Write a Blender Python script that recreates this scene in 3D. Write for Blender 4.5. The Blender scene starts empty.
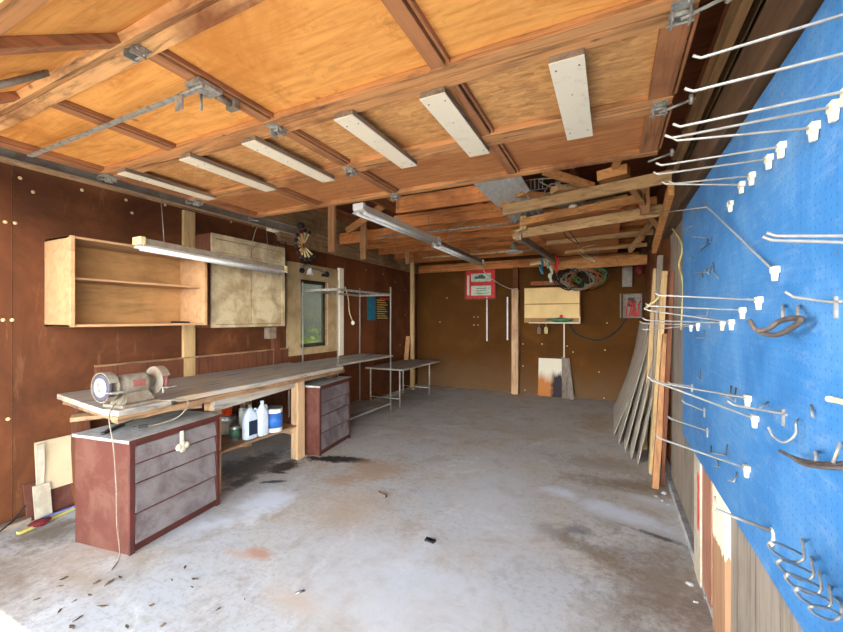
import bpy, bmesh, math, random
from mathutils import Vector, Matrix, noise
random.seed(7)
S=bpy.context.scene; COL=S.collection
# ---------------------------------------------------------------- camera geometry (used to take measurements on real planes)
F=390.;CX=421.5;HY=318.;H=1.5;TH=math.atan(190.5/390);sn,cs=math.sin(TH),math.cos(TH)
def ray(u,v):
    a=(u-CX)/F;b=-(v-HY)/F
    return Vector((-sn+a*cs, cs+a*sn, b))
def onX(u,v,X): r=ray(u,v);t=X/r.x;return Vector((X,r.y*t,H+r.z*t))
def onY(u,v,Y): r=ray(u,v);t=Y/r.y;return Vector((r.x*t,Y,H+r.z*t))
def onZ(u,v,Z): r=ray(u,v);t=(Z-H)/r.z;return Vector((r.x*t,r.y*t,Z))
# ---------------------------------------------------------------- materials
def lin(c):
    out=[]
    for x in c:
        x=x/255.
        out.append(x/12.92 if x<=.04045 else ((x+.055)/1.055)**2.4)
    return (*out,1)
class Mat:
    def __init__(s,name,rough=.7,metal=0):
        s.m=bpy.data.materials.new(name); s.m.use_nodes=True
        s.nt=s.m.node_tree; s.b=s.nt.nodes['Principled BSDF']; s.out=s.nt.nodes['Material Output']
        s.b.inputs['Roughness'].default_value=rough; s.b.inputs['Metallic'].default_value=metal
        s.b.inputs['Specular IOR Level'].default_value=.3
    def n(s,t,**k):
        x=s.nt.nodes.new(t)
        for a,v in k.items(): setattr(x,a,v)
        return x
    def l(s,a,b): s.nt.links.new(a,b)
    def pos(s,scale=(1,1,1),rot=(0,0,0)):
        g=s.n('ShaderNodeNewGeometry'); m=s.n('ShaderNodeMapping'); m.inputs['Scale'].default_value=scale; m.inputs['Rotation'].default_value=rot
        s.l(g.outputs['Position'],m.inputs['Vector']); return m.outputs[0]
    def noise(s,vec,scale=5,detail=4,rough=.6,dist=0):
        x=s.n('ShaderNodeTexNoise'); x.inputs['Scale'].default_value=scale; x.inputs['Detail'].default_value=detail
        x.inputs['Roughness'].default_value=rough; x.inputs['Distortion'].default_value=dist; s.l(vec,x.inputs['Vector']); return x.outputs['Fac']
    def ramp(s,fac,stops):
        r=s.n('ShaderNodeValToRGB'); e=r.color_ramp.elements
        while len(e)<len(stops): e.new(.5)
        for i,(p,c) in enumerate(stops):
            e[i].position=p; e[i].color=c if len(c)==4 else lin(c)
        s.l(fac,r.inputs[0]); return r.outputs[0]
    def mix(s,fac,a,b,mode='MIX'):
        x=s.n('ShaderNodeMix',data_type='RGBA',blend_type=mode)
        for i,v in ((0,fac),(6,a),(7,b)):
            if hasattr(v,'links') or hasattr(v,'is_linked'): s.l(v,x.inputs[i])
            else: x.inputs[i].default_value=v if i==0 else (v if len(v)==4 else lin(v))
        return x.outputs[2]
    def math(s,op,a,b=None,c=None):
        x=s.n('ShaderNodeMath',operation=op)
        for i,v in enumerate((a,b,c)):
            if v is None: continue
            if hasattr(v,'is_linked'): s.l(v,x.inputs[i])
            else: x.inputs[i].default_value=v
        return x.outputs[0]
    def color(s,c):
        if hasattr(c,'is_linked'): s.l(c,s.b.inputs['Base Color'])
        else: s.b.inputs['Base Color'].default_value=lin(c)
        return s
    def bump(s,h,strength=.3,dist=.01):
        b=s.n('ShaderNodeBump'); b.inputs['Strength'].default_value=strength; b.inputs['Distance'].default_value=dist
        s.l(h,b.inputs['Height']); s.l(b.outputs[0],s.b.inputs['Normal'])
W0=(0,0,0,1)
def wood(name,c,axis='x',dark=.62,blotch=None,bamt=.5,rough=.75,grain=14,scale=2.2,bump=.25,vary=.0):
    """c main sRGB colour; grain runs along axis."""
    m=Mat(name,rough)
    k={'x':(1,grain,grain),'y':(grain,1,grain),'z':(grain,grain,1)}[axis]
    p=m.pos(k); f=m.noise(p,scale,6,.65,.6)
    d=tuple(x*dark for x in c); li=tuple(min(255,x*1.1) for x in c)
    col=m.ramp(f,[(.28,d),(.5,c),(.75,li)])
    f2=m.noise(m.pos((1,1,1)),1.7,5,.65,.5)
    bl=blotch or tuple(x*.7 for x in c)
    g=m.ramp(f2,[(.48,(0,0,0,1)),(.68,(bamt,bamt,bamt,1))])
    col=m.mix(g,col,bl)
    # knots and nail rust specks
    v=m.n('ShaderNodeTexVoronoi'); v.inputs['Scale'].default_value=3.1; m.l(m.pos(tuple(1+.12*(q-1) for q in k)),v.inputs['Vector'])
    kn=m.ramp(v.outputs['Distance'],[(.02,(.75,.75,.75,1)),(.07,(0,0,0,1))])
    col=m.mix(kn,col,tuple(x*.4 for x in c))
    m.color(col); m.bump(f,bump,.004); return m.m
def plain(name,c,rough=.5,metal=0,var=.15,scale=14,bump=0):
    m=Mat(name,rough,metal); f=m.noise(m.pos(),scale,5,.65)
    m.color(m.ramp(f,[(.3,tuple(x*(1-var*1.6) for x in c)),(.6,c)]))
    if bump: m.bump(f,bump,.003)
    return m.m
def dirty(name,c,dirt,amt=.6,rough=.6,scale=9,lo=.42,hi=.6,metal=0):
    m=Mat(name,rough,metal); f=m.noise(m.pos(),scale,6,.7,.4)
    g=m.ramp(f,[(lo,(0,0,0,1)),(hi,(amt,amt,amt,1))]); m.color(m.mix(g,c,dirt)); m.bump(f,.15,.003); return m.m

M={}
# floor ----------------------------------------------------------
def floor_mat():
    m=Mat('stained_concrete',.7); m.b.inputs['Specular IOR Level'].default_value=.4
    p=m.pos(); big=m.noise(p,.9,8,.68,.5); mid=m.noise(p,3.4,8,.75,.6); fine=m.noise(p,26,6,.8)
    col=m.ramp(big,[(.34,(176,158,134)),(.44,(194,188,177)),(.54,(192,191,187)),(.66,(188,190,189))])
    col=m.mix(m.ramp(mid,[(.50,W0),(.62,(.6,.6,.6,1))]),col,(166,154,138))
    col=m.mix(m.ramp(m.noise(m.pos((1,1,1),(0,0,.6)),1.9,8,.75,.8),[(.54,W0),(.66,(.7,.7,.7,1))]),col,(216,215,210))
    col=m.mix(m.ramp(m.noise(m.pos((1,1,1),(0,0,1.6)),5.5,7,.8,.5),[(.58,W0),(.68,(.5,.5,.5,1))]),col,(178,180,182))
    col=m.mix(m.ramp(fine,[(.36,(.45,.45,.45,1)),(.5,W0)]),col,(134,126,116))
    for ro,k in ((.5,.3),(1.2,.22),(2.2,.22)):
        sc=m.noise(m.pos((2,34,1),(0,0,ro)),1.6,5,.75,.5)
        col=m.mix(m.ramp(sc,[(.60,W0),(.66,(k,k,k,1))]),col,(150,144,138) if ro!=1.2 else (224,226,228))
    warp=m.math('ADD',m.math('MULTIPLY',m.math('SUBTRACT',m.noise(p,2.6,7,.75),.5),2.2),m.math('MULTIPLY',m.math('SUBTRACT',m.noise(p,13,6,.8),.5),1.3))
    def spot(x,y,rx,ry,rot,colr,amt,hard=.5):
        nonlocal col
        mp=m.n('ShaderNodeMapping',vector_type='TEXTURE'); g=m.n('ShaderNodeNewGeometry'); m.l(g.outputs['Position'],mp.inputs['Vector'])
        mp.inputs['Location'].default_value=(x,y,0); mp.inputs['Rotation'].default_value=(0,0,rot); mp.inputs['Scale'].default_value=(rx,ry,1)
        ln=m.n('ShaderNodeVectorMath',operation='LENGTH'); m.l(mp.outputs[0],ln.inputs[0])
        d=m.math('ADD',ln.outputs['Value'],warp)
        k=m.ramp(d,[(max(0,1-hard),(amt,amt,amt,1)),(1,W0)])
        col=m.mix(k,col,colr)
    spot(.25,2.55,.5,.8,.1,(124,108,92),.75,.8); spot(.35,1.9,.3,.7,0,(120,104,90),.7,.8); spot(-.15,2.75,.5,.12,-.5,(128,108,84),.7,.7)
    spot(.15,3.95,.6,.25,.1,(134,116,94),.8,.8); spot(-.1,4.4,.7,.3,0,(150,134,114),.6,.9)
    spot(.10,3.35,.5,.16,-.4,(214,220,228),.9,.7); spot(-.38,3.55,.2,.13,0,(216,222,230),.9,.7); spot(.3,3.7,.35,.1,-.2,(210,216,224),.7,.8)
    spot(.28,3.12,.24,.035,-.3,(74,72,76),.85,.7); spot(-.22,2.95,.11,.1,0,(104,106,100),.7,.8)
    spot(-.9,1.75,.9,.5,.2,(206,202,196),.5,.9); spot(-.9,3.2,.5,1.2,.2,(208,210,212),.5,.9); spot(-1.2,2.0,.8,.5,0,(206,210,214),.5,.9)
    spot(-2.6,3.34,.40,.11,.35,(30,28,28),.98,.35); spot(-2.98,2.95,.16,.2,0,(44,40,38),.95,.4); spot(-3.05,2.5,.1,.25,.2,(60,56,52),.8,.6); spot(-2.78,2.62,.14,.035,.6,(50,50,50),.9,.5); spot(-2.9,2.8,.12,.03,.2,(46,44,44),.9,.5)
    spot(-2.1,3.3,.5,.35,.3,(178,148,118),.8,.8); spot(-1.9,2.5,.5,.5,.3,(184,162,136),.7,.9); spot(-2.3,2.9,.3,.16,.3,(176,148,120),.7,.8)
    spot(-2.55,2.35,.25,.3,.3,(222,228,234),.95,.7); spot(-2.6,1.9,.3,.12,.9,(218,224,230),.7,.8); spot(-3.3,2.75,.35,.6,0,(98,94,90),.85,.5)
    spot(-3.3,.85,.8,.35,0,(134,112,86),.8,.9); spot(-3.55,1.3,.4,.25,.5,(110,96,76),.8,.8); spot(-2.75,1.15,.5,.12,0,(170,152,128),.7,.9)
    spot(-2.02,1.78,.14,.07,0,(184,134,104),.8,.7); spot(-2.15,1.72,.2,.05,0,(196,164,140),.7,.8); spot(-1.55,1.55,.25,.12,0,(196,170,142),.6,.9)
    spot(-1.0,5.3,1.6,.35,0,(176,170,160),.6,.9); spot(-3.4,6.5,.7,1.4,0,(120,114,106),.6,.9); spot(-2.4,4.6,.5,.3,0,(182,162,138),.6,.9)
    m.color(col); m.bump(m.math('ADD',fine,mid),.2,.004); return m.m
M['floor']=floor_mat()
M['ground']=plain('driveway_concrete',(205,198,186),.85,var=.12,scale=3,bump=.2)
M['grass']=plain('lawn',(92,118,58),.9,var=.3,scale=8,bump=.4)
def hardboard():
    m=Mat('oily_brown_hardboard',.7); m.b.inputs['Specular IOR Level'].default_value=.2; p=m.pos(); a=m.noise(p,1.1,6,.7,.8); b=m.noise(p,9,5,.7)
    oi=m.n('ShaderNodeObjectInfo')
    col=m.ramp(a,[(.3,(52,28,14)),(.5,(82,47,25)),(.7,(114,68,38))])
    col=m.mix(m.ramp(b,[(.3,(.45,.45,.45,1)),(.55,W0)]),col,(70,36,20))
    col=m.mix(m.math('MULTIPLY',oi.outputs['Random'],.3),col,(150,84,46))
    col=m.mix(m.ramp(m.noise(m.pos((6,6,1)),2,5,.7),[(.6,W0),(.8,(.35,.35,.35,1))]),col,(168,120,84))
    m.color(col); m.bump(b,.1,.003); return m.m
M['hard']=hardboard()
def back_hard():
    m=Mat('aged_brown_hardboard',.85); m.b.inputs['Specular IOR Level'].default_value=.12; p=m.pos(); a=m.noise(p,1.3,6,.65,.5); b=m.noise(p,12,5,.7)
    col=m.ramp(a,[(.3,(70,42,13)),(.55,(84,52,18)),(.75,(102,66,26))])
    col=m.mix(m.ramp(b,[(.3,(.35,.35,.35,1)),(.55,W0)]),col,(84,48,24))
    g=m.n('ShaderNodeNewGeometry'); sx=m.n('ShaderNodeSeparateXYZ'); m.l(g.outputs['Position'],sx.inputs[0])
    z=m.math('ADD',sx.outputs['Z'],m.math('MULTIPLY',m.math('SUBTRACT',a,.5),1.2))
    col=m.mix(m.ramp(z,[(.05,(.6,.6,.6,1)),(.75,W0)]),col,(116,92,66))   # ground-in floor dust
    m.color(col); m.bump(b,.1,.003); return m.m
M['hardback']=back_hard()
def peg():
    m=Mat('blue_painted_pegboard',.55); g=m.n('ShaderNodeNewGeometry'); sx=m.n('ShaderNodeSeparateXYZ'); m.l(g.outputs['Position'],sx.inputs[0])
    def cell(o):
        q=m.math('SUBTRACT',m.math('FRACT',m.math('DIVIDE',o,.0254)),.5); return m.math('MULTIPLY',q,q)
    r=m.math('ADD',cell(sx.outputs['Y']),cell(sx.outputs['Z']))
    hole=m.ramp(r,[(.010,(.5,.5,.5,1)),(.022,W0)])
    a=m.noise(m.pos(),2.2,6,.7,.6); b=m.noise(m.pos((1,1,3)),10,6,.75)
    col=m.ramp(a,[(.3,(36,88,136)),(.5,(50,106,156)),(.7,(82,126,166))])
    col=m.mix(m.ramp(b,[(.52,W0),(.72,(.5,.5,.5,1))]),col,(118,142,168))
    col=m.mix(m.ramp(m.noise(m.pos(),31,4,.7),[(.68,W0),(.74,(.7,.7,.7,1))]),col,(150,128,110))
    col=m.mix(hole,col,(38,62,96)); m.color(col); m.bump(m.math('SUBTRACT',1,hole),.15,.003); return m.m
M['peg']=peg()
def ply(name,c,dark,blot,axis='x',osb=False):
    m=Mat(name,.6); k={'x':(1,7,1),'y':(7,1,1)}[axis]
    f=m.noise(m.pos(k),2.2 if not osb else 6,7,.7,1.6); col=m.ramp(f,[(.32,dark),(.52,c),(.72,tuple(min(255,x*1.07) for x in c))])
    if osb:
        v=m.n('ShaderNodeTexVoronoi'); v.inputs['Scale'].default_value=22; v.inputs['Randomness'].default_value=1; m.l(m.pos((1,2.6,1),(0,0,.5)),v.inputs['Vector'])
        col=m.mix(.35,col,m.ramp(v.outputs['Color'],[(.2,dark),(.8,tuple(min(255,x*1.1) for x in c))]))
    b=m.noise(m.pos(),1.6,6,.7,.7)
    col=m.mix(m.ramp(b,[(.48,W0),(.66,(.75,.75,.75,1))]),col,blot)
    col=m.mix(m.ramp(m.noise(m.pos(),7,6,.75,.3),[(.56,W0),(.7,(.5,.5,.5,1))]),col,tuple(x*.8 for x in blot))
    v=m.n('ShaderNodeTexVoronoi'); v.inputs['Scale'].default_value=2.6; m.l(m.pos(),v.inputs['Vector'])
    col=m.mix(m.ramp(v.outputs['Distance'],[(.02,(.7,.7,.7,1)),(.06,W0)]),col,(120,66,26))
    m.color(col); m.bump(f,.2,.004); return m.m
M['ply']=ply('orange_varnished_plywood',(228,160,84),(204,130,56),(196,122,52))
M['osb']=ply('strand_board',(214,158,98),(160,104,54),(188,126,68),osb=True)
M['ply2']=ply('reddish_plywood',(190,126,76),(158,96,52),(166,104,58))
M['railx']=wood('door_rail_wood_along_x',(196,138,86),'x',.45,(124,74,42),.85,grain=14)
M['raily']=wood('door_stile_wood_along_y',(168,112,72),'y',.6,(118,74,46),.7,grain=18)
M['raw']=wood('splintered_raw_wood',(214,160,104),'x',.4,(132,76,42),.95,bump=1.0,grain=8,scale=3.5)
M['joist']=wood('orange_joist_lumber',(200,126,68),'x',.5,(126,72,38),.7)
M['joistdark']=wood('dark_roof_boards',(112,62,32),'x',.55,(64,36,20),.7)
M['joisty']=wood('roof_lumber_along_y',(140,84,48),'y',.6,(80,48,28),.7)
M['beamold']=wood('weathered_plate_beam',(150,120,86),'y',.55,(96,70,48),.8)
M['lumz']=wood('pale_stud_upright',(180,150,104),'z',.65,(140,110,70),.5)
M['orz']=wood('orange_stud_upright',(164,118,78),'z',.7,(130,92,58),.5)
M['greyz']=wood('grey_weathered_boarding',(128,117,104),'z',.55,(98,86,74),.6,bump=.4)
M['redz']=wood('red_brown_stud',(102,60,38),'z',.6,(74,40,26),.6)
M['redpz']=wood('brown_painted_stud',(150,104,82),'z',.75,(122,78,58),.6)
M['plate']=wood('dark_wall_plate',(84,62,42),'y',.6,(54,38,26),.7)
M['lumx']=wood('pale_lumber_along_x',(170,134,90),'x',.65,(150,108,66),.5)
M['orx']=wood('orange_lumber_along_x',(186,130,74),'x',.65,(146,94,50),.6)
M['lumy']=wood('grey_lumber_along_y',(142,124,104),'y',.6,(98,84,68),.6)
M['top']=wood('dusty_benchtop',(164,158,148),'y',.5,(182,158,126),.8,rough=.7,bump=.4,grain=9)
M['edge']=wood('worn_bench_edge',(156,122,88),'y',.5,(92,70,54),.7,bump=.6)
M['legw']=wood('pale_bench_leg',(190,156,118),'z',.6,(150,110,80),.6)
M['cabw']=wood('tan_cabinet_wood',(178,138,98),'y',.85,(154,114,76),.5,grain=6,bump=.08)
M['cabin']=wood('tan_cabinet_back',(166,124,76),'y',.8,(132,92,52),.6,grain=5,bump=.08)
M['mould']=dirty('mouldy_cream_panel',(196,178,142),(142,118,82),.8,.8,4.5,.42,.62)
M['cream']=plain('cream_board',(192,174,140),.7,var=.06,scale=3)
M['whiteboard']=dirty('white_painted_batten',(234,220,192),(176,160,130),.35,.5,16,.55,.7)
M['red']=dirty('oxblood_painted_wood',(88,42,35),(66,40,34),.7,.5,7)
M['redside']=dirty('rubbed_oxblood_side',(86,46,36),(112,78,64),.55,.5,5,.45,.62)
M['drawer']=dirty('dusty_mauve_drawer_front',(126,118,116),(92,78,78),.8,.75,4,.4,.6)
M['dust']=dirty('dusty_grey_top',(168,168,162),(124,122,116),.7,.85,6)
M['scrap']=dirty('peeling_scrap',(178,168,148),(146,132,110),.6,.8,9)
M['tanbeam']=wood('tan_brown_timber_along_y',(128,96,60),'y',.6,(92,66,40),.6)
M['steel']=plain('galvanised_steel',(176,172,160),.45,.3,.2,30)
M['track']=dirty('rusty_track_steel',(138,130,116),(104,84,62),.6,.55,8,metal=.2)
M['wire']=plain('bright_wire',(146,142,134),.38,.4,.1,40)
M['clip']=plain('white_plastic_clip',(206,196,172),.45,0,.03)
M['black']=plain('black_plastic',(28,28,28),.5)
M['rubber']=dirty('dusty_brown_rubber',(62,54,50),(92,82,76),.6,.7,30)
M['grey']=dirty('grey_enamel',(132,126,112),(110,78,50),.55,.5,16)
M['wheel']=plain('grinding_stone_pale',(136,136,146),.8,var=.1,scale=60,bump=.2)
M['wheelrim']=plain('grinding_stone_dark',(78,74,80),.85,var=.15,scale=60,bump=.2)
M['redstone']=plain('red_grinding_stone',(140,84,76),.8,var=.15,scale=60,bump=.2)
M['white']=plain('white_enamel',(226,226,222),.45,var=.06)
M['jug']=dirty('pale_plastic_jug',(206,218,230),(170,186,204),.5,.35,12)
M['blue']=plain('blue_label',(52,110,186),.5)
M['navy']=plain('dark_navy_label',(36,48,70),.5)
M['orange']=plain('orange_red_plastic',(226,80,36),.4)
M['green']=plain('green_label',(62,98,72),.5)
M['teal']=plain('teal_print',(44,120,142),.5)
M['dkpaper']=plain('dark_print',(44,34,34),.5)
M['yellow']=plain('yellow_print',(220,180,90),.6)
M['redp']=plain('red_print',(206,46,40),.5)
M['palegreen']=plain('pale_green_print',(190,206,184),.6)
M['cardb']=plain('cream_box_paper',(222,190,130),.7,var=.05,scale=4)
M['ivory']=plain('ivory_plastic',(214,204,178),.5)
M['cap']=plain('yellowed_end_cap',(214,196,140),.5)
M['tin']=plain('tin_lid',(150,150,150),.35,.8)
M['yst']=plain('yellow_strip',(206,190,108),.6)
M['bluep']=plain('blue_pole_paint',(92,104,168),.5)
M['dred']=plain('dark_red_cloth',(104,34,36),.9,bump=.6)
M['leaf']=plain('dry_leaf',(112,92,72),.9,var=.3)
M['oldwood']=plain('peeling_paint_stud',(220,208,178),.8)
M['copper']=plain('copper_wire',(176,104,60),.4,.6)
M['greenw']=plain('green_insulation',(70,120,80),.5)
M['sheet']=wood('grey_plywood_sheet',(186,176,160),'z',.75,(150,138,122),.5,grain=5,bump=.15)
M['sheetedge']=plain('pale_sheet_edge',(160,150,134),.8)
M['corr']=plain('corrugated_white_metal',(214,216,210),.4,.2,.08)
M['sill']=dirty('window_plywood_surround',(184,160,118),(142,116,78),.6,.7,4)
M['dkframe']=plain('dark_window_sash',(62,58,50),.6)
M['siding']=plain('grey_neighbour_siding',(66,64,58),.8)  # dark grey carries the shade of a roof that is not modelled
M['shrub']=plain('yellow_green_leaves',(170,190,50),.7,var=.4,scale=20)
M['stone']=dirty('concrete_footing',(166,166,166),(120,116,112),.7,.9,9)
def glass():
    m=Mat('dusty_window_glass',.05); b=m.b; b.inputs['Transmission Weight'].default_value=.9; b.inputs['IOR'].default_value=1.45
    b.inputs['Roughness'].default_value=.08; b.inputs['Base Color'].default_value=lin((158,168,156)); return m.m
M['glass']=glass()
def peelmat():
    m=Mat('stud_half_painted',.8); g=m.n('ShaderNodeNewGeometry'); sx=m.n('ShaderNodeSeparateXYZ'); m.l(g.outputs['Position'],sx.inputs[0])
    z=m.math('ADD',sx.outputs['Z'],m.math('MULTIPLY',m.math('SUBTRACT',m.noise(m.pos((30,30,3)),1.5,5),.5),.12))
    base=m.ramp(m.noise(m.pos((14,14,1)),2.2,6,.65),[(.3,(128,96,70)),(.55,(158,120,88))])
    m.color(m.mix(m.ramp(z,[(.455,W0),(.465,(1,1,1,1))]),base,(226,212,178))); return m.m
M['peel']=peelmat()
def burnt():
    m=Mat('scorched_white_board',.8); g=m.n('ShaderNodeNewGeometry'); sx=m.n('ShaderNodeSeparateXYZ'); m.l(g.outputs['Position'],sx.inputs[0])
    n=m.noise(m.pos((3,3,1)),2.2,6,.7,.5)
    z=m.math('ADD',sx.outputs['Z'],m.math('MULTIPLY',m.math('SUBTRACT',n,.5),.5))
    x=m.math('ADD',sx.outputs['X'],m.math('MULTIPLY',m.math('SUBTRACT',n,.5),.4))
    c=m.mix(m.ramp(z,[(.22,(1,1,1,1)),(.42,W0)]),(214,206,184),(176,112,56))
    xx=m.math('ADD',x,1.6)
    zz=m.ramp(z,[(.38,(1,1,1,1)),(.5,W0)])
    c=m.mix(m.math('MULTIPLY',m.ramp(xx,[(.52,W0),(.6,(1,1,1,1))]),zz),c,(52,44,48)); m.color(c); return m.m
M['burnt']=burnt()
# ---------------------------------------------------------------- mesh builder
class MB:
    def __init__(s): s.bm=bmesh.new()
    def box(s,x0,x1,y0,y1,z0,z1,mi=0):
        vs=[s.bm.verts.new(p) for p in ((x0,y0,z0),(x1,y0,z0),(x1,y1,z0),(x0,y1,z0),(x0,y0,z1),(x1,y0,z1),(x1,y1,z1),(x0,y1,z1))]
        for f in ((3,2,1,0),(4,5,6,7),(0,1,5,4),(1,2,6,5),(2,3,7,6),(3,0,4,7)):
            s.bm.faces.new([vs[i] for i in f]).material_index=mi
        return s
    def beam(s,p0,p1,w,h,up=(0,0,1),mi=0):
        p0=Vector(p0);p1=Vector(p1);d=(p1-p0).normalized();up=Vector(up)
        if abs(d.dot(up))>.98: up=Vector((0,1,0))
        sd=d.cross(up).normalized()*w/2; u=sd.cross(d).normalized()*h/2
        a=[p+q for p in (p0,p1) for q in (-sd-u,sd-u,sd+u,-sd+u)]
        vs=[s.bm.verts.new(p) for p in a]
        for f in ((3,2,1,0),(4,5,6,7),(0,1,5,4),(1,2,6,5),(2,3,7,6),(3,0,4,7)):
            s.bm.faces.new([vs[i] for i in f]).material_index=mi
        return s
    def prism(s,pts,ext,mi=0):
        ext=Vector(ext); a=[s.bm.verts.new(Vector(p)) for p in pts]; b=[s.bm.verts.new(Vector(p)+ext) for p in pts]
        s.bm.faces.new(a[::-1]).material_index=mi; s.bm.faces.new(b).material_index=mi
        n=len(pts)
        for i in range(n): s.bm.faces.new((a[i],a[(i+1)%n],b[(i+1)%n],b[i])).material_index=mi
        return s
    def tube(s,pts,r,seg=8,smooth=True,closed=False,mi=0):
        pts=[Vector(p) for p in pts]; n=len(pts); rs=r if isinstance(r,(list,tuple)) else [r]*n
        rings=[];prev=None
        for i,p in enumerate(pts):
            if closed: d=(pts[(i+1)%n]-pts[i-1])
            else: d=(pts[min(i+1,n-1)]-pts[max(i-1,0)])
            d.normalize()
            if prev is None:
                a=Vector((0,0,1)) if abs(d.z)<.9 else Vector((1,0,0)); prev=a
            x=prev-d*prev.dot(d)
            if x.length<1e-5: x=d.orthogonal()
            x.normalize(); prev=x; y=d.cross(x)
            rings.append([s.bm.verts.new(p+(x*math.cos(t)+y*math.sin(t))*rs[i]) for t in [2*math.pi*k/seg for k in range(seg)]])
        m=n if closed else n-1
        for i in range(m):
            A=rings[i];B=rings[(i+1)%n]
            for k in range(seg):
                f=s.bm.faces.new((A[k],A[(k+1)%seg],B[(k+1)%seg],B[k])); f.smooth=smooth; f.material_index=mi
        if not closed:
            s.bm.faces.new(rings[0][::-1]).material_index=mi; s.bm.faces.new(rings[-1]).material_index=mi
        return s
    def lathe(s,prof,o,axis='z',seg=24,mi=0,rotm=None):
        """prof [(r,h)]"""
        o=Vector(o); rings=[]
        def mp(x,y,h):
            v={'z':Vector((x,y,h)),'y':Vector((x,h,y)),'x':Vector((h,x,y))}[axis]
            if rotm: v=rotm@v
            return o+v
        for r,h in prof:
            rings.append([s.bm.verts.new(mp(max(r,1e-4)*math.cos(t),max(r,1e-4)*math.sin(t),h)) for t in [2*math.pi*k/seg for k in range(seg)]])
        for A,B in zip(rings,rings[1:]):
            for k in range(seg):
                f=s.bm.faces.new((A[k],A[(k+1)%seg],B[(k+1)%seg],B[k])); f.smooth=True; f.material_index=mi
        s.bm.faces.new(rings[0][::-1]).material_index=mi; s.bm.faces.new(rings[-1]).material_index=mi
        return s
    def ball(s,c,r,seg=10,sc=(1,1,1)):
        m=Matrix.Translation(Vector(c))@Matrix.Diagonal((*sc,1))
        g=bmesh.ops.create_uvsphere(s.bm,u_segments=seg,v_segments=max(5,seg*2//3),radius=r,matrix=m)
        for v in g['verts']:
            for f in v.link_faces: f.smooth=True
        return s
    def rough(s,amp,sc=8):
        for v in s.bm.verts: v.co+=noise.noise_vector(v.co*sc)*amp
        return s
    def cutrough(s,cuts,amp,sc=8):
        bmesh.ops.subdivide_edges(s.bm,edges=s.bm.edges[:],cuts=cuts,use_grid_fill=True); return s.rough(amp,sc)
    def xf(s,mat):
        bmesh.ops.transform(s.bm,matrix=mat,verts=s.bm.verts[:]); return s
lastname=['']
def obj(name,mb,mats,parent=None,bevel=0,label=None,cat=None,group=None,kind=None):
    bm=mb.bm; bmesh.ops.recalc_face_normals(bm,faces=bm.faces[:])
    co=[v.co for v in bm.verts]
    lo=Vector([min(c[i] for c in co) for i in range(3)]);hi=Vector([max(c[i] for c in co) for i in range(3)])
    o=Vector(((lo.x+hi.x)/2,(lo.y+hi.y)/2,lo.z)) if not parent else (lo+hi)/2
    for v in bm.verts: v.co-=o
    me=bpy.data.meshes.new(name); bm.to_mesh(me); bm.free()
    for m in (mats if isinstance(mats,(list,tuple)) else [mats]): me.materials.append(m)
    ob=bpy.data.objects.new(name,me); COL.objects.link(ob); lastname[0]=ob.name
    ob['_w']=list(o)
    if parent:
        ob.parent=parent; ob.location=o-Vector(parent['_w'])
    else: ob.location=o
    if bevel:
        b=ob.modifiers.new('bevel','BEVEL'); b.width=bevel; b.segments=2; b.limit_method='ANGLE'; b.angle_limit=.7
    tag(ob,label,cat,group,kind); return ob
def tag(o,label=None,cat=None,group=None,kind=None):
    if label:o['label']=label
    if cat:o['category']=cat
    if group:o['group']=group
    if kind:o['kind']=kind
    return o
def thing(name,label,cat,loc,group=None):
    o=bpy.data.objects.new(name,None); COL.objects.link(o); o.location=loc; o['_w']=list(loc); o.empty_display_size=.05
    return tag(o,label,cat,group)
def bez(ps,n=14):
    """Catmull-Rom through points"""
    ps=[Vector(p) for p in ps]; q=[2*ps[0]-ps[1]]+ps+[2*ps[-1]-ps[-2]]; out=[]
    for i in range(1,len(q)-2):
        for k in range(n):
            t=k/n; a,b,c,d=q[i-1:i+3]
            out.append(.5*((2*b)+(c-a)*t+(2*a-5*b+4*c-d)*t*t+(3*b-3*c+d-a)*t**3))
    return out+[ps[-1]]
# ================================================================ SETTING
XL,XR,YB,ZJ=-3.95,.52,7.86,2.66
obj('ground',MB().box(-16,14,-22,-.08,-.06,-.015),M['ground'],kind='structure')
obj('floor',MB().box(XL-.12,XR+.12,-.08,YB+.1,-.1,0),M['floor'],kind='structure')
WY0,WY1,WZ0,WZ1=4.17,4.76,1.08,2.05
wl=obj('wall_left',MB().box(XL-.12,XL,.02,WY0,0,3.1).box(XL-.12,XL,WY1,YB,0,3.1).box(XL-.12,XL,WY0,WY1,0,WZ0).box(XL-.12,XL,WY0,WY1,WZ1,3.1),M['beamold'],kind='structure')
def sheet(y0,y1,z0,z1): obj('hardboard_sheet',MB().box(XL,XL+.006,y0+.002,y1-.002,z0,z1),M['hard'],wl)
for a,b in ((.04,1.25),(1.25,2.48),(2.48,3.7)): sheet(a,b,.02,2.62)
sheet(3.7,4.17,.02,2.62); sheet(4.17,4.76,.02,1.06); sheet(4.17,4.76,2.07,2.62); sheet(4.76,6.1,.02,2.62); sheet(6.1,YB,.02,2.62)
wb=obj('wall_back',MB().box(XL-.12,XR+.12,YB,YB+.1,0,3.1),M['hardback'],kind='structure')
wr=obj('wall_right',MB().box(XR,XR+.1,.02,YB,0,3.1),M['joisty'],kind='structure')
obj('wall_front',MB().box(XL-.12,-3.55,.02,.06,0,3.1).box(.42,XR+.1,.02,.06,0,3.1).box(-3.55,.42,.02,.06,2.62,3.1),M['joisty'],kind='structure')
obj('ceiling',MB().box(XL-.12,XR+.12,.02,YB+.1,3.1,3.16),M['joistdark'],kind='structure')
obj('trim_1',MB().box(XR-.07,XR,.1,YB,0,.05).cutrough(6,.008,6),M['stone'],label=None,kind='structure')
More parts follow.
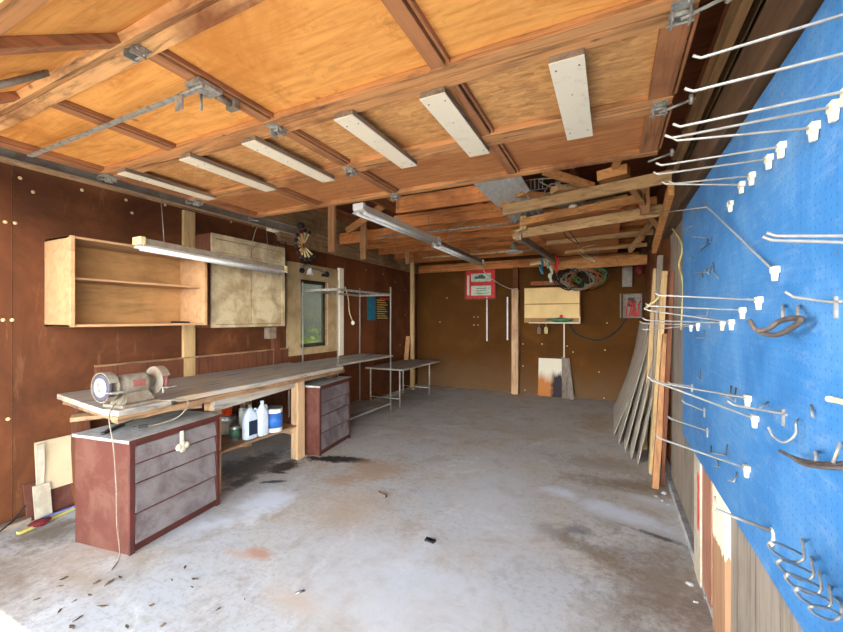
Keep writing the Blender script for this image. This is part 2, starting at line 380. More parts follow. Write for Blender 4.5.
# washers nailed over the hardboard
for (u,v) in [(5,222),(15,223),(20,178),(82,190),(126,200),(12,320),(3,320),(8,419),(165,205),(132,213),(33,192)]:
    p=onX(u,v,XL+.006); obj('nail_washer',MB().lathe([(.013,0),(.013,.002),(.006,.005)],(p.x,p.y,p.z),'x',10),M['cap'],wl)
for (u,v) in [(231,222),(253,226),(276,234),(366,270),(383,274),(405,290),(405,315),(400,345),(395,282)]:
    p=onX(u,v,XL+.006); obj('nail_washer',MB().lathe([(.012,0),(.012,.002),(.006,.005)],(p.x,p.y,p.z),'x',8),M['cap'],wl)
for (u,v) in [(440,322),(447,298),(474,317),(478,317),(474,325),(478,325),(497,263),(511,262),(523,344),(542,344),(573,352),(605,350),(599,372),(607,323),(525,390),(523,366),(567,346),(604,398),(448,266),(473,268)]:
    p=onY(u,v,YB); obj('nail_washer',MB().lathe([(.013,0),(.013,-.002),(.007,-.006)],(p.x,p.y,p.z),'y',8),M['cap'],wb)
# window in the left wall
win=obj('window_1',MB().box(XL-.07,XL-.03,WY0,WY0+.05,WZ0,WZ1).box(XL-.07,XL-.03,WY1-.05,WY1,WZ0,WZ1).box(XL-.07,XL-.03,WY0,WY1,WZ0,WZ0+.05).box(XL-.07,XL-.03,WY0,WY1,WZ1-.05,WZ1),M['dkframe'],kind='structure')
obj('window_pane',MB().box(XL-.053,XL-.048,WY0+.04,WY1-.04,WZ0+.04,WZ1-.04),M['glass'],win)
obj('trim_2',MB().box(XL+.006,XL+.026,3.92,WY0,.98,2.27).box(XL+.006,XL+.026,WY1,5.0,.98,2.27).box(XL+.006,XL+.026,WY0,WY1,.98,WZ0).box(XL+.006,XL+.026,WY0,WY1,WZ1,2.27),M['sill'],kind='structure')
# the neighbour beyond the window
nb=MB()
for k in range(16): nb.prism([(-6.4,0,k*.2),(-6.36,0,k*.2),(-6.385,0,k*.2+.2),(-6.4,0,k*.2+.2)],(0,12,0))
obj('siding_wall',nb,M['siding'],label='grey lapped siding of a neighbouring wall seen through the window',cat='wall',kind='structure')
obj('lawn',MB().box(-9,XL-.12,-.08,14,-.06,-.02),M['grass'],kind='structure')
sh=MB(); rr=random.Random(3)
for k in range(260):
    c=Vector((-5.2+rr.gauss(0,.22),6.05+rr.gauss(0,.25),.75+rr.gauss(0,.28))); d=Vector((rr.uniform(-1,1),rr.uniform(-1,1),rr.uniform(-.3,1))).normalized(); e=d.orthogonal().normalized()*.03
    sh.prism([c,c+d*.06+e,c+d*.14,c+d*.06-e],d.cross(e).normalized()*.002)
for k in range(9): sh.tube([(-5.2,6.05,-.02),(-5.2+rr.gauss(0,.1),6.05+rr.gauss(0,.1),.5),(-5.2+rr.gauss(0,.2),6.05+rr.gauss(0,.2),.95)],.008,5)
obj('shrub',sh,M['shrub'],label='yellow green shrub outside the window',cat='shrub')
# ---------------------------------------------------------------- right wall boarding (lower strip under the pegboard and beyond it)
XW=.47
def rpanel(name,u0,u1,z0,z1,mat,label,x=XW,th=.02,cat='board'):
    y0=onX(u0,400,x).y; y1=onX(u1,400,x).y
    return obj(name,MB().box(x,x+th,min(y0,y1),max(y0,y1),z0,z1),M[mat],bevel=.002,label=label,cat=cat)
rpanel('grey_wall_board',671,697,.09,2.3,'greyz','tall grey weathered plywood board on the right wall beyond the blue pegboard',.475,.02)
rpanel('pale_stud',694,700,.0,.95,'scrap','narrow pale stud with a red streak, below the pegboard',.44,.05,'stud')
obj('red_chalk_line',MB().box(.4385,.44,onX(699,500,.44).y,onX(697.5,500,.44).y,.3,.62),M['redp'],bpy.data.objects['pale_stud'])
rpanel('brown_stud',701,711,.0,.9,'redpz','reddish brown stud standing between the pale stud and the half painted stud',.45,.04,'stud')
rpanel('half_painted_stud',712.5,725,.0,.85,'peel','stud painted cream above and bare orange wood below, under the pegboard',.44,.05,'stud')
rpanel('grain_board',726,1400,.0,.74,'greyz','wide grey brown wood grained board along the wall bottom right under the pegboard',.46,.02)
# pegboard
PX=.43
pgb=obj('pegboard',MB().box(PX,PX+.006,.35,3.15,.715,2.215),M['peg'],label='large blue painted pegboard full of wire hooks on the right wall',cat='pegboard')
for y in (3.0,1.6):
    obj('furring_strip',MB().box(PX+.005,XR,y,y+.04,.72,2.2),M['joisty'],pgb)
# plate and lumber above the pegboard
obj('wall_plate',MB().box(.40,XR,.1,4.3,2.24,2.42),M['plate'],bevel=.004,label='dark brown timber plate running just above the blue pegboard',cat='timber')
obj('upper_plate',MB().box(.44,XR-.004,.1,7.8,2.50,2.655),M['plate'],bevel=.004,label='upper dark timber plate on top of the right wall',cat='timber')
# ---------------------------------------------------------------- roof timbers
ORD=['first','second','third','fourth','fifth','sixth','seventh','eighth','ninth','tenth','eleventh','twelfth','thirteenth','fourteenth','fifteenth','sixteenth']
for i,y in enumerate([3.75,4.4,4.95,5.5,6.1,6.7,7.3]):
    x1=-.95 if i<2 else XR-.08
    b=MB().box([-2.15,-2.55][i] if i<2 else XL+.09,x1,y,y+.04,ZJ,ZJ+.17); b.cutrough(3,.006,5)
    obj('ceiling_joist',b,M['joist'],bevel=.003,label=f'orange ceiling joist, {ORD[i]} beyond the open garage door',cat='joist',group='ceiling joists')
for i,x in enumerate([-3.3,-2.5,-1.75,-.35]):
    obj('roof_purlin',MB().box(x,x+.05,3.0,YB,ZJ+.18,ZJ+.28),M['joisty'],label=f'timber running from door to back wall above the joists, {ORD[i]} from the left wall',cat='timber',group='timbers over the joists')
for i,(a,b) in enumerate([((-3.3,4.4,2.7),(-2.5,4.4,3.08)),((-2.6,5.2,2.7),(-1.6,5.2,3.08)),((-2.2,6.4,2.7),(-1.4,6.4,3.06)),((-1.9,4.9,2.72),(-1.2,4.9,3.05))]):
    obj('roof_brace',MB().beam(a,b,.04,.09),M['orx'],bevel=.003,label=f'slanting orange roof brace, {ORD[i]} of the four from the door side',cat='brace',group='roof braces')
obj('wall_beam',MB().box(XL+.01,XL+.08,3.75,YB-.01,2.49,2.76).cutrough(5,.006,4),M['beamold'],bevel=.003,label='weathered long beam along the top of the left wall',cat='beam')
obj('end_beam',MB().box(-3.86,.43,7.76,7.85,2.5,2.655).cutrough(5,.006,4),M['joist'],bevel=.003,label='orange brown beam along the top of the back wall',cat='beam')
hg='hanging studs on the wall beam'
obj('hanging_stud',MB().box(-3.25,-3.15,3.94,3.98,2.34,3.09),M['orz'],bevel=.002,label='nearest orange stud hanging from the roof just past the open door',cat='stud',group=hg)
obj('hanging_stud',MB().box(-3.245,-3.155,4.64,4.68,2.34,3.09),M['orz'],bevel=.002,label='second orange stud hanging from the roof past the door, mid sized of three',cat='stud',group=hg)
obj('hanging_stud',MB().box(-3.24,-3.16,5.98,6.02,2.44,2.655),M['orz'],bevel=.002,label='farthest short orange stud hanging from the joists near the pale post',cat='stud',group=hg)
obj('corner_post',MB().box(-3.78,-3.70,7.20,7.26,0,2.655),M['lumz'],bevel=.002,label='pale full height post near the far left corner',cat='post')
obj('wall_stud',MB().box(XL+.006,XL+.045,2.5,2.62,.9,2.6),M['lumz'],bevel=.002,label='pale grey stud on the left wall between the two wall cabinets',cat='stud')
obj('wall_stud',MB().box(XL+.006,XL+.06,3.66,3.76,.9,2.5),M['redz'],bevel=.002,label='red brown stud on the left wall beside the window surround',cat='stud')
obj('wall_stud',MB().box(XL+.006,XL+.05,5.01,5.12,.9,2.3),M['whiteboard'],bevel=.002,label='whitish stud to the right of the window',cat='stud')
obj('ledger_strip',MB().box(-3.46,-3.42,.12,3.7,2.50,2.535),M['lumx'],bevel=.002,label='long thin wooden strip beside the left door track',cat='timber')
# ================================================================ GARAGE DOOR (open, overhead)
ZD=2.5; DX0,DX1=-3.2,.25
door=thing('garage_door','wooden sectional garage door standing open overhead with orange plywood panels','garage door',(-1.6,1.6,ZD))
seams=[.82,1.5,2.14,2.78]
pm=['ply','osb','ply2']
sx=[-3.165,-2.36,-1.575,-.62,.20]
for k in range(3):
    y0,y1=seams[k]+.004,seams[k+1]-.004
    obj('plywood_panel',MB().box(DX0,DX1,y0,y1,ZD+.03,ZD+.036),M[pm[k]],door)
    for (a,b) in ((y0,y0+.062),(y1-.062,y1)):
        obj('rail',MB().box(DX0,DX1,a,b,ZD-.004,ZD+.03).cutrough(4,.003,9),M['raw'] if k==0 and a==y0 else M['railx'],door,bevel=.003)
    for j,x in enumerate(sx):
        w=.05 if j in(0,4) else .035
        obj('stile',MB().box(x-w,x+w-.01,y0+.062,y1-.062,ZD,ZD+.03).box(x+w,x+w+.012,y0+.062,y1-.062,ZD+.006,ZD+.03),[M['raily']],door,bevel=.002)
# tilted bottom section
e0=Vector((0,.82,ZD)); dirv=Vector((0,-.34,-.235)).normalized(); Ls=.57; nrm=Vector((0,dirv.z,-dirv.y))
rot=Matrix.Translation(e0)@Matrix.Rotation(math.atan2(-dirv.z,-dirv.y),4,'X')
def tl(mb): return mb.xf(rot)
obj('plywood_panel',tl(MB().box(DX0,DX1,-Ls,-.004,.03,.036)),M['ply'],door)
obj('rail',tl(MB().box(DX0,DX1,-.066,-.004,-.004,.03).cutrough(9,.008,22)),M['raw'],door,bevel=.003)
obj('rail',tl(MB().box(DX0,DX1,-Ls,-Ls+.09,-.004,.03)),M['railx'],door,bevel=.003)
for j,x in enumerate(sx): obj('stile',tl(MB().box(x-.035,x+.035,-Ls+.09,-.066,0,.03)),M['raily'],door,bevel=.002)
# hinges
def hinge(x,y,z=ZD):
    b=MB().box(x-.03,x+.03,y-.05,y+.05,z-.010,z-.004).tube([(x-.035,y,z-.016),(x+.035,y,z-.016)],.009,8)
    b.box(x-.028,x-.022,y-.02,y+.03,z-.045,z-.008).box(x+.022,x+.028,y-.02,y+.03,z-.045,z-.008).tube([(x-.04,y+.02,z-.035),(x+.04,y+.02,z-.035)],.005,6)
    for dx in (-.018,.018):
        for dy in (-.038,.038): b.ball((x+dx,y+dy,z-.012),.005,6)
    obj('hinge',b,M['steel'],door)
for y in seams[:3]:
    for x in (sx[0],sx[2],sx[4]): hinge(x,y)
for y in (2.74,): hinge(sx[2],y); 
# rollers in the track
for (x,s_) in ((sx[0],-1),(sx[4],1)):
    for y in seams: obj('roller',MB().tube([(x,y,ZD-.035),(x+s_*.14,y,ZD-.0),],.006,8).lathe([(.02,-.008),(.024,0),(.02,.008)],(x+s_*.125,y,ZD),'x',14),M['steel'],door)
# lock bars
lk=MB().box(-3.13,-1.56,1.055,1.08,ZD-.035,ZD-.028); obj('lock_bar',lk,M['steel'],door)
obj('lock_latch',MB().box(-1.62,-1.53,1.04,1.15,ZD-.022,ZD-.004).box(-1.71,-1.66,1.055,1.061,ZD-.10,ZD-.03).tube([(-1.60,1.10,ZD-.03),(-1.60,1.10,ZD-.10)],.006,8).tube([(-1.68,1.06,ZD-.03),(-1.53,1.06,ZD-.03)],.008,8),M['steel'],door)
obj('latch_spring',MB().tube([(-1.57,1.15,ZD-.02),(-1.57,1.22,ZD-.02)],.014,10).box(-1.60,-1.54,1.22,1.25,ZD-.04,ZD),M['track'],door)
h0=onX(45,70,-2.0); obj('pull_handle',MB().tube([onX(-30,92,-2.0),onX(40,75,-2.0),onX(46,74,-2.0),onX(43,61,-2.0),onX(56,58,-2.0)],.012,8),M['track'],door)
# white battens
for i,(xa) in enumerate([-2.985,-2.38,-1.85,-1.22,-.765,-.217]):
    xb=[-2.89,-2.275,-1.745,-1.11,-.645,-.092][i]; y0=[1.456,1.493,1.509,1.523,1.548,1.55][i]; y1=[2.11,2.16,2.19,2.21,2.23,2.255][i]; b=MB().box(xa,xb,y0,y1,ZD-.030,ZD-.004)
    bt=obj('batten',b,M['lumy'],door,bevel=.003,label='white faced batten board'); obj('white_face',MB().box(xa-.001,xb+.001,y0,y1,ZD-.035,ZD-.030),M['whiteboard'],bt)
    n=MB()
    for yy in (1.60,2.17):
        for xx in (xa+.02,xb-.02): n.lathe([(.004,-.002),(.004,.0)],(xx,yy,ZD-.035),'z',8)
    n.lathe([(.003,-.002),(.003,0)],((xa+xb)/2,1.8,ZD-.035),'z',6)
    obj('nail',n,M['track'],bt)
# tracks
def track(x,s_,y0,y1,label):
    t=thing('door_track',label,'track',(x,(y0+y1)/2,ZD))
    c=MB().box(x-.003,x+.0,y0,y1,ZD-.035,ZD+.045).box(min(x,x-s_*.03),max(x,x-s_*.03),y0,y1,ZD-.038,ZD-.035).box(min(x,x-s_*.03),max(x,x-s_*.03),y0,y1,ZD+.045,ZD+.048)
    obj('channel',c,M['tanbeam' if s_>0 else 'track'],t)
    c=MB().box(min(x,x+s_*.035),max(x,x+s_*.035),y0,y1,ZD+.055,ZD+.06).box(x+s_*.035-.002,x+s_*.035+.002,y0,y1,ZD-.01,ZD+.06)
    obj('angle_iron',c,M['tanbeam' if s_>0 else 'track'],t); return t
track(-3.29,-1,.15,3.42,'rusty steel garage door track along the left wall')
track(.385,1,.15,3.05,'rusty steel garage door track on the right above the pegboard')
# track hanger box at the end of left track
p=onX(284,245,-3.56)
obj('track_bracket',MB().box(-3.42,-3.34,3.1,3.22,2.46,2.562),M['whiteboard'],bevel=.004,label='small pale bracket box at the left door track end',cat='bracket')
# ================================================================ STRIP LIGHTS
def strip_light(name,a,b,label,wires,mats=('white','cap')):
    a=Vector(a);b=Vector(b); t=thing(name,label,'light fixture',(a+b)/2)
    d=(b-a).normalized()
    obj('housing',MB().beam(a,b,.07,.05),M['whiteboard' if mats[0]=='white' else 'grey'],t,bevel=.004)
    # sloping reflector wings
    sd=Vector((d.y,-d.x,0)).normalized()
    for s_ in (-1,1):
        q=[a+sd*s_*.03+Vector((0,0,-.02)),a+sd*s_*.075+Vector((0,0,-.045)),a+sd*s_*.075+Vector((0,0,-.048)),a+sd*s_*.03+Vector((0,0,-.024))]
        obj('reflector',MB().prism(q,b-a),M['white'],t)
    for s_ in(-1,1):
        obj('tube',MB().tube([a+sd*s_*.035+d*.03+Vector((0,0,-.05)),b+sd*s_*.035-d*.03+Vector((0,0,-.05))],.014,12),M['white'],t)
    for q in (a,b): obj('end_cap',MB().beam(q-d*.02,q+d*.02,.11,.06),M[mats[1]],t,bevel=.006)
    for (w0,w1) in wires: obj('hanging_wire',MB().tube([w0,w1],.003,6),M['wire'],t)
    return t
a=onX(139,241,-3.2);b=onX(283,269,-3.2)
strip_light('strip_light',a,b,'hanging strip light in front of the open wall cabinet with a yellowed end',[(a.lerp(b,.13),a.lerp(b,.13)+Vector((-.05,0,.42))),(a.lerp(b,.87),a.lerp(b,.87)+Vector((-.05,0,.42)))],('grey','cap'))
a=Vector((-1.97,2.80,2.462));b=Vector((-1.93,4.34,2.455))
strip_light('strip_light',a,b,'long strip light under the joists just past the garage door',[(a+Vector((0,.7,0)),a+Vector((0,.7,.24))),(b-Vector((0,.2,0)),b+Vector((0,-.2,.24)))],('white','white'))
a=Vector((-1.95,4.42,2.44));b=Vector((-1.93,6.15,2.42))
strip_light('strip_light',a,b,'far strip light under the joists pointing at the back wall',[(a+Vector((0,.38,0)),a+Vector((0,.38,.24))),(b-Vector((0,.08,0)),b+Vector((0,-.08,.26)))],('grey','white'))
# ================================================================ LEFT SIDE FURNITURE
# open wall cabinet
cx0,cx1,cy0,cy1,cz0,cz1=XL+.006,-3.56,1.43,2.5,1.432,2.105
wc=thing('wall_cabinet','open tan wooden wall cabinet with one shelf mounted on the left wall','cabinet',(cx0,(cy0+cy1)/2,cz0))
t=.018
obj('back_panel',MB().box(cx0,cx0+.006,cy0,cy1,cz0,cz1),M['cabin'],wc)
for y in (cy0,cy1-t): obj('side_panel',MB().box(cx0,cx1,y,y+t,cz0,cz1),M['cabw'],wc,bevel=.002)
obj('top_panel',MB().box(cx0,cx1,cy0,cy1,cz1-t,cz1),M['cabw'],wc,bevel=.002); obj('bottom_panel',MB().box(cx0,cx1,cy0,cy1,cz0,cz0+.02),M['cabw'],wc,bevel=.002)
obj('shelf',MB().box(cx0+.01,cx1-.06,cy0+t,cy1-t,1.79,1.806),M['cabw'],wc,bevel=.002)
for y in (cy0,cy1-.028): obj('face_stile',MB().box(cx1,cx1+.016,y,y+.028,cz0,cz1),M['cabw'],wc,bevel=.002)
obj('debris',MB().box(-3.64,-3.6,2.2,2.36,cz0+.021,cz0+.036).rough(.01),M['black'],wc)
# stained closed cabinet
sx0,sx1,sy0,sy1,sz0,sz1=XL+.006,-3.68,2.63,3.62,1.40,2.37
sc=thing('wall_cabinet','closed wall cabinet with mould stained cream doors beside the window','cabinet',(sx0,(sy0+sy1)/2,sz0))
obj('carcass',MB().box(sx0,sx1,sy0,sy1,sz0,sz1),M['redz'],sc,bevel=.002)
obj('frame',MB().box(sx1,sx1+.02,sy0,sy0+.05,sz0,sz1).box(sx1,sx1+.02,sy1-.05,sy1,sz0,sz1).box(sx1,sx1+.02,sy0+.05,sy1-.05,sz1-.05,sz1).box(sx1,sx1+.02,sy0+.05,sy1-.05,sz0,sz0+.03).box(sx1,sx1+.02,sy0+.05,sy1-.05,2.15,2.18),M['mould'],sc,bevel=.002)
ym=(sy0+sy1)/2
for (a,b) in ((sy0+.05,ym-.005),(ym+.005,sy1-.05)):
    obj('door',MB().box(sx1,sx1+.012,a,b,sz0+.035,2.145),M['mould'],sc,bevel=.002)
    obj('upper_panel',MB().box(sx1,sx1+.012,a,b,2.185,sz1-.055),M['mould'],sc,bevel=.002)
obj('rail_block',MB().box(XL+.006,XL+.1,3.55,3.66,1.24,1.38),M['lumy'],bevel=.004,label='short wooden block on the wall under the stained cabinet corner',cat='block')
# workbench
def fx(y): return -2.86-.055*(y-1.37)
bench=thing('workbench','long dusty wooden workbench along the left wall','workbench',(-3.4,2.6,0))
tp=[(-3.93,1.50,.862),(-3.0,1.38,.862),(-2.86,1.40,.862),(-2.88,1.75,.862),(fx(1.95)-.05,1.82,.862),(fx(2.2)-.03,2.25,.862),(fx(2.6),2.5,.862),(fx(3.93),3.93,.862),(-3.93,3.93,.862)]
b=MB().prism(tp,(0,0,.04)); obj('worktop',b,M['top'],bench,bevel=.004)
obj('front_edge',MB().beam((fx(1.98)-.03,1.98,.845),(fx(3.93)-.01,3.93,.845),.05,.04).beam((-2.9,1.40,.84),(-2.93,2.0,.84),.06,.04).beam((-2.96,1.45,.84),(-3.9,1.55,.84),.05,.045).cutrough(6,.007,14),M['edge'],bench)
obj('apron',MB().prism([(fx(2.15)-.06,2.15,.722),(fx(3.12)-.06,3.12,.765),(fx(3.12)-.06,3.12,.86),(fx(2.15)-.06,2.15,.86)],(-.03,0,0)),M['top'],bench,bevel=.003)
obj('backsplash',MB().box(XL+.006,XL+.04,1.75,3.93,.902,1.085),M['redz'],bench,bevel=.003)
obj('backsplash_cap',MB().box(XL+.006,XL+.05,1.75,3.93,1.085,1.10),M['edge'],bench,bevel=.003)
for (x,y,m_) in ((-3.05,2.2,'legw'),(-3.03,3.18,'legw'),(-3.85,2.2,'legw'),(-3.85,3.2,'legw'),(-3.12,3.86,'redz'),(-3.85,1.62,'redz')):
    w=.10 if m_=='legw' and y>3 and x>-3.5 else .09
    obj('leg',MB().box(x-.05,x+.05,y-w/2,y+w/2,0,.862).cutrough(3,.004,9),M[m_],bench,bevel=.003)
obj('lower_shelf',MB().prism([(-3.9,2.15,.345),(-2.98,2.15,.345),(-3.0,3.13,.345),(-3.9,3.13,.345)],(0,0,.022)),M['edge'],bench,bevel=.003)
obj('shelf_support',MB().box(-3.9,-3.0,2.16,2.2,.27,.343).box(-3.9,-3.05,3.1,3.13,.27,.343),M['legw'],bench)
obj('back_boarding',MB().box(-3.93,-3.915,2.2,3.9,.03,.85),M['redz'],bench)
obj('splinter_board',MB().beam((-3.5,1.42,.78),(-2.98,2.06,.80),.1,.03).cutrough(4,.01,10),M['edge'],bench)
# drawer cabinets
def drawer_unit(near,far,dep,h,label,rows):
    near=Vector((*near,0)); far=Vector((*far,0)); d=(far-near); L=d.length; d.normalize(); bk=Vector((-d.y,d.x,0))  # points to wall
    if bk.x>0: bk=-bk
    mat=Matrix(((d.x,bk.x,0,near.x),(d.y,bk.y,0,near.y),(0,0,1,0),(0,0,0,1)))  # local: x along front, y depth, z up
    u=thing('drawer_cabinet',label,'cabinet',(near+d*L/2+bk*dep/2))
    def A(n,mb,m,par=None,bv=.003): return obj(n,mb.xf(mat),M[m],par or u,bevel=bv)
    A('side_panel',MB().box(0,.02,.0,dep,0.0,h-.02),'redside'); A('side_panel',MB().box(L-.02,L,0,dep,0.0,h-.02),'red')
    A('back_panel',MB().box(.02,L-.02,dep-.012,dep,.04,h-.02),'red')
    A('front_frame',MB().box(-.003,.032,-.018,0,0,h-.02).box(L-.032,L+.003,-.018,0,0,h-.02).box(.032,L-.032,-.018,0,h-.05,h-.02),'red')
    A('top_board',MB().box(-.02,L+.02,-.035,dep,h-.02,h),'dust')
    A('top_trim',MB().box(-.02,L+.02,-.037,-.035,h-.021,h),'red',None,0)
    z=h-.055; tot=sum(rows); avail=z-.05
    for r in rows:
        hh=avail*r/tot; z0=z-hh+.008
        # lapped, tilted front
        q=[(.034,.004,z),(.034,-.004,z),(.034,-.022,z0),(.034,-.002,z0)]
        dr=A('drawer',MB().prism(q,(L-.068,0,0)),'drawer')
        A('lower_lip',MB().box(.034,L-.034,-.024,-.003,z0-.006,z0+.001),'red',dr,0)
        z-=hh
    A('plinth',MB().box(.03,L-.03,0,.02,.0,.045),'red')
    return u,mat,L
c1,m1,L1=drawer_unit((-2.746,1.40),(-2.85,2.10),.49,.73,'near oxblood drawer cabinet with four dusty drawers under the bench end',(18,20,31,31))
c2,m2,L2=drawer_unit((-2.86,3.31),(-2.96,3.99),.30,.765,'far oxblood drawer cabinet with dusty drawers beside the pale bench leg',(22,22,29,29))
# cream winged key hanging on first cabinet
k=thing('wing_handle','cream three lobed plastic wing hanging on the near drawer cabinet front','handle',m1@Vector((.36,-.04,.6)))
obj('stem',MB().box(.345,.372,-.034,-.022,.60,.69).xf(m1),M['ivory'],k,bevel=.003)
lb=MB()
for a in (200,270,340): lb.ball((.3585+.032*math.cos(math.radians(a)),-.036,.592+.03*math.sin(math.radians(a))),.026,10,(1,.45,1))
lb.ball((.3585,-.036,.60),.022,10,(1,.5,1)); obj('lobes',lb.xf(m1),M['ivory'],k)
# screwdriver & plug on the cabinet top
obj('file_tool',MB().beam(m1@Vector((.02,.26,.74)),m1@Vector((.22,.36,.742)),.028,.016).tube([m1@Vector((.22,.36,.742)),m1@Vector((.34,.42,.742))],.004,8),M['black'],bevel=.003,label='dark flat tool lying on the near drawer cabinet top',cat='tool')
# ---------------- bench grinder
gp=Vector((-3.0,1.56,.902))
g=thing('bench_grinder','old grey bench grinder with a pale stone wheel on the bench end','bench grinder',gp)
GZ=.902; ax=Vector((-.10,1,0)).normalized()
gm=Matrix.Translation(gp)@Matrix.Rotation(.1,4,'Z')
def G(n,mb,m,bv=0,par=None): return obj(n,mb.xf(gm),M[m],par or g,bevel=bv)
G('base',MB().prism([(-.10,-.13,0),(.10,-.13,0),(.10,.13,0),(-.10,.13,0)],(0,0,.02)).prism([(-.075,-.10,.02),(.075,-.10,.02),(.04,-.045,.085),(-.04,-.045,.085)],(0,.0,.001)).prism([(0,-.12,.02),(0,.12,.02),(0,.075,.09),(0,-.075,.09)],(.05,0,0)).prism([(0,-.12,.02),(0,.12,.02),(0,.075,.09),(0,-.075,.09)],(-.05,0,0)),'grey',.006)
AZ=.145
G('motor_body',MB().lathe([(.03,-.125),(.048,-.12),(.05,-.085),(.066,-.08),(.068,-.06),(.068,.06),(.066,.08),(.05,.085),(.048,.12),(.03,.125)],(0,0,AZ),'y',28),'grey')
G('rating_plate',MB().box(.066,.070,-.04,.04,AZ-.018,AZ+.03),'redstone')
def guard(y,open_=False):
    b=MB(); seg=26; R=.098
    a0,a1=(.35,5.6) if True else (0,6.28)
    pts=[]
    for q in range(seg+1):
        t=a0+(a1-a0)*q/seg; pts.append((math.cos(t),math.sin(t)))
    for (c0,s0),(c1_,s1_) in zip(pts,pts[1:]):
        b.prism([(c0*R,y-.028,AZ+s0*R),(c1_*R,y-.028,AZ+s1_*R),(c1_*(R-.006),y-.028,AZ+s1_*(R-.006)),(c0*(R-.006),y-.028,AZ+s0*(R-.006))],(0,.056,0))
    yi=y+.028 if y<0 else y-.028
    b.lathe([(.098,-.002),(.098,.002)],(0,yi,AZ),'y',28); return b
gl=G('wheel_guard',guard(-.175),'grey'); gr=G('wheel_guard',guard(.175),'grey')
G('grinding_wheel',MB().lathe([(.082,-.012),(.086,-.009),(.086,.009),(.082,.012)],(0,-.19,AZ),'y',32),'wheelrim')
G('wheel_face',MB().lathe([(.062,-.004),(.064,.0),(.03,.002)],(0,-.203,AZ),'y',32),'wheel')
G('wheel_nut',MB().lathe([(.010,-.02),(.014,-.016),(.014,-.006),(.032,-.005),(.034,.0)],(0,-.205,AZ),'y',16),'steel')
G('grinding_wheel',MB().lathe([(.078,-.014),(.082,-.010),(.082,.010),(.078,.014)],(0.012,.178,AZ-.004),'y',32),'redstone')
G('tool_rest',MB().box(.085,.14,-.22,-.15,AZ-.03,AZ-.024).box(.085,.14,.14,.22,AZ-.05,AZ-.044).box(.08,.09,.15,.16,AZ-.09,AZ-.044),'steel',.001)
G('shaft',MB().tube([(0,-.2,AZ),(0,.2,AZ)],.009,10),'steel')
def cord(name,pts,r,mat,label,cat='cord',n=10): return obj(name,MB().tube(bez(pts,n),r,7),M[mat],label=label,cat=cat)
def gcord(name,pts,r,mat,n=10): return obj(name,MB().tube(bez(pts,n),r,7),M[mat],g)
gcord('power_cord',[gp+Vector((.0,-.10,.03)),(-2.93,1.40,.912),(-2.86,1.35,.86),(-2.80,1.345,.70),(-2.80,1.36,.45),(-2.79,1.36,.2),(-2.74,1.35,.03),(-2.66,1.27,.008)],.004,'grey')
gcord('plug_cord',[gp+Vector((.10,.10,.012)),(-2.79,1.80,.9),(-2.79,1.80,.84),(-2.84,1.76,.775),(-2.90,1.66,.745),(-2.93,1.62,.742)],.004,'grey')
obj('power_plug',MB().beam((-2.93,1.62,.743),(-2.965,1.575,.743),.024,.018).tube([(-2.965,1.575,.747),(-2.985,1.55,.747)],.003,6),M['black'],bevel=.003,label='black plug lying on the near drawer cabinet top',cat='plug')
cord('thin_string',[(-3.05,2.98,.904),(-2.99,3.0,.90),(-2.975,3.0,.86),(-2.98,3.0,.7),(-2.985,3.01,.52),(-2.985,3.0,.48)],.003,'wire','thin pale string hanging over the workbench edge near the far leg',cat='string')
# items on lower shelf
SZ=.3675
def can(name,x,y,r,h,body,band,label,cat='can',lid='tin'):
    t_=thing(name,label,cat,(x,y,SZ))
    obj('body',MB().lathe([(r*.97,0),(r,.004),(r,h-.006),(r*.97,h-.003)],(x,y,SZ),'z',24),M[body],t_)
    if band: obj('label_band',MB().lathe([(r*1.012,h*.18),(r*1.012,h*.8)],(x,y,SZ),'z',24),M[band],t_)
    obj('lid',MB().lathe([(r*1.03,h-.008),(r*1.03,h+.002),(r*.9,h+.003),(r*.88,h-.002),(r*.4,h-.002)],(x,y,SZ),'z',24),M[lid],t_)
    return t_
def onshelf(u,v): return onZ(u,v,SZ)
def jug(u,v,w,h,label,lab='navy',dx=0):
    p=onshelf(u,v)+Vector((dx,0,0)); t_=thing('oil_jug',label,'jug',p)
    prof=[(0,.9),(.0,1),(.5,1),(.62,.9),(.75,.62),(.85,.36)]
    b=MB(); rings=[]
    for (zz,k) in ((0,.92),(.02,1),(.62,1),(.74,.86),(.84,.5),(.9,.26),(.93,.24)):
        rr_=[]
        for q in range(16):
            an=2*math.pi*q/16; ca,sa=math.cos(an),math.sin(an)
            sq=(abs(ca)**4+abs(sa)**4)**(-.25)
            rr_.append(b.bm.verts.new((p.x+.042*k*ca*sq,p.y+w/2*k*sa*sq+(.012 if zz>.7 else 0)*0,SZ+h*zz)))
        rings.append(rr_)
    for A_,B_ in zip(rings,rings[1:]):
        for q in range(16):
            f=b.bm.faces.new((A_[q],A_[(q+1)%16],B_[(q+1)%16],B_[q])); f.smooth=True
    b.bm.faces.new(rings[0][::-1]); b.bm.faces.new(rings[-1]); obj('body',b,M['jug'],t_)
    obj('cap',MB().lathe([(.017,h*.93),(.017,h),(.014,h+.003)],(p.x,p.y,SZ),'z',14),M['jug' if lab!='navy' else 'grey'],t_)
    obj('front_label',MB().box(p.x+.0425,p.x+.044,p.y-w*.34,p.y+w*.34,SZ+h*.12,SZ+h*.55),M[lab],t_)
    obj('handle',MB().tube(bez([(p.x,p.y+w*.36,SZ+h*.86),(p.x,p.y+w*.52,SZ+h*.82),(p.x,p.y+w*.56,SZ+h*.7),(p.x,p.y+w*.46,SZ+h*.6)],5),.009,8),M['jug'],t_)
    return t_
p=onshelf(214,441)
can('paint_can',-3.68,2.40,.09,.19,'tin','grey','wide grey paint can at the back left of the lower bench shelf')
can('green_can',-3.16,2.50,.045,.13,'tin','green','small green labelled can at the front left of the lower bench shelf')
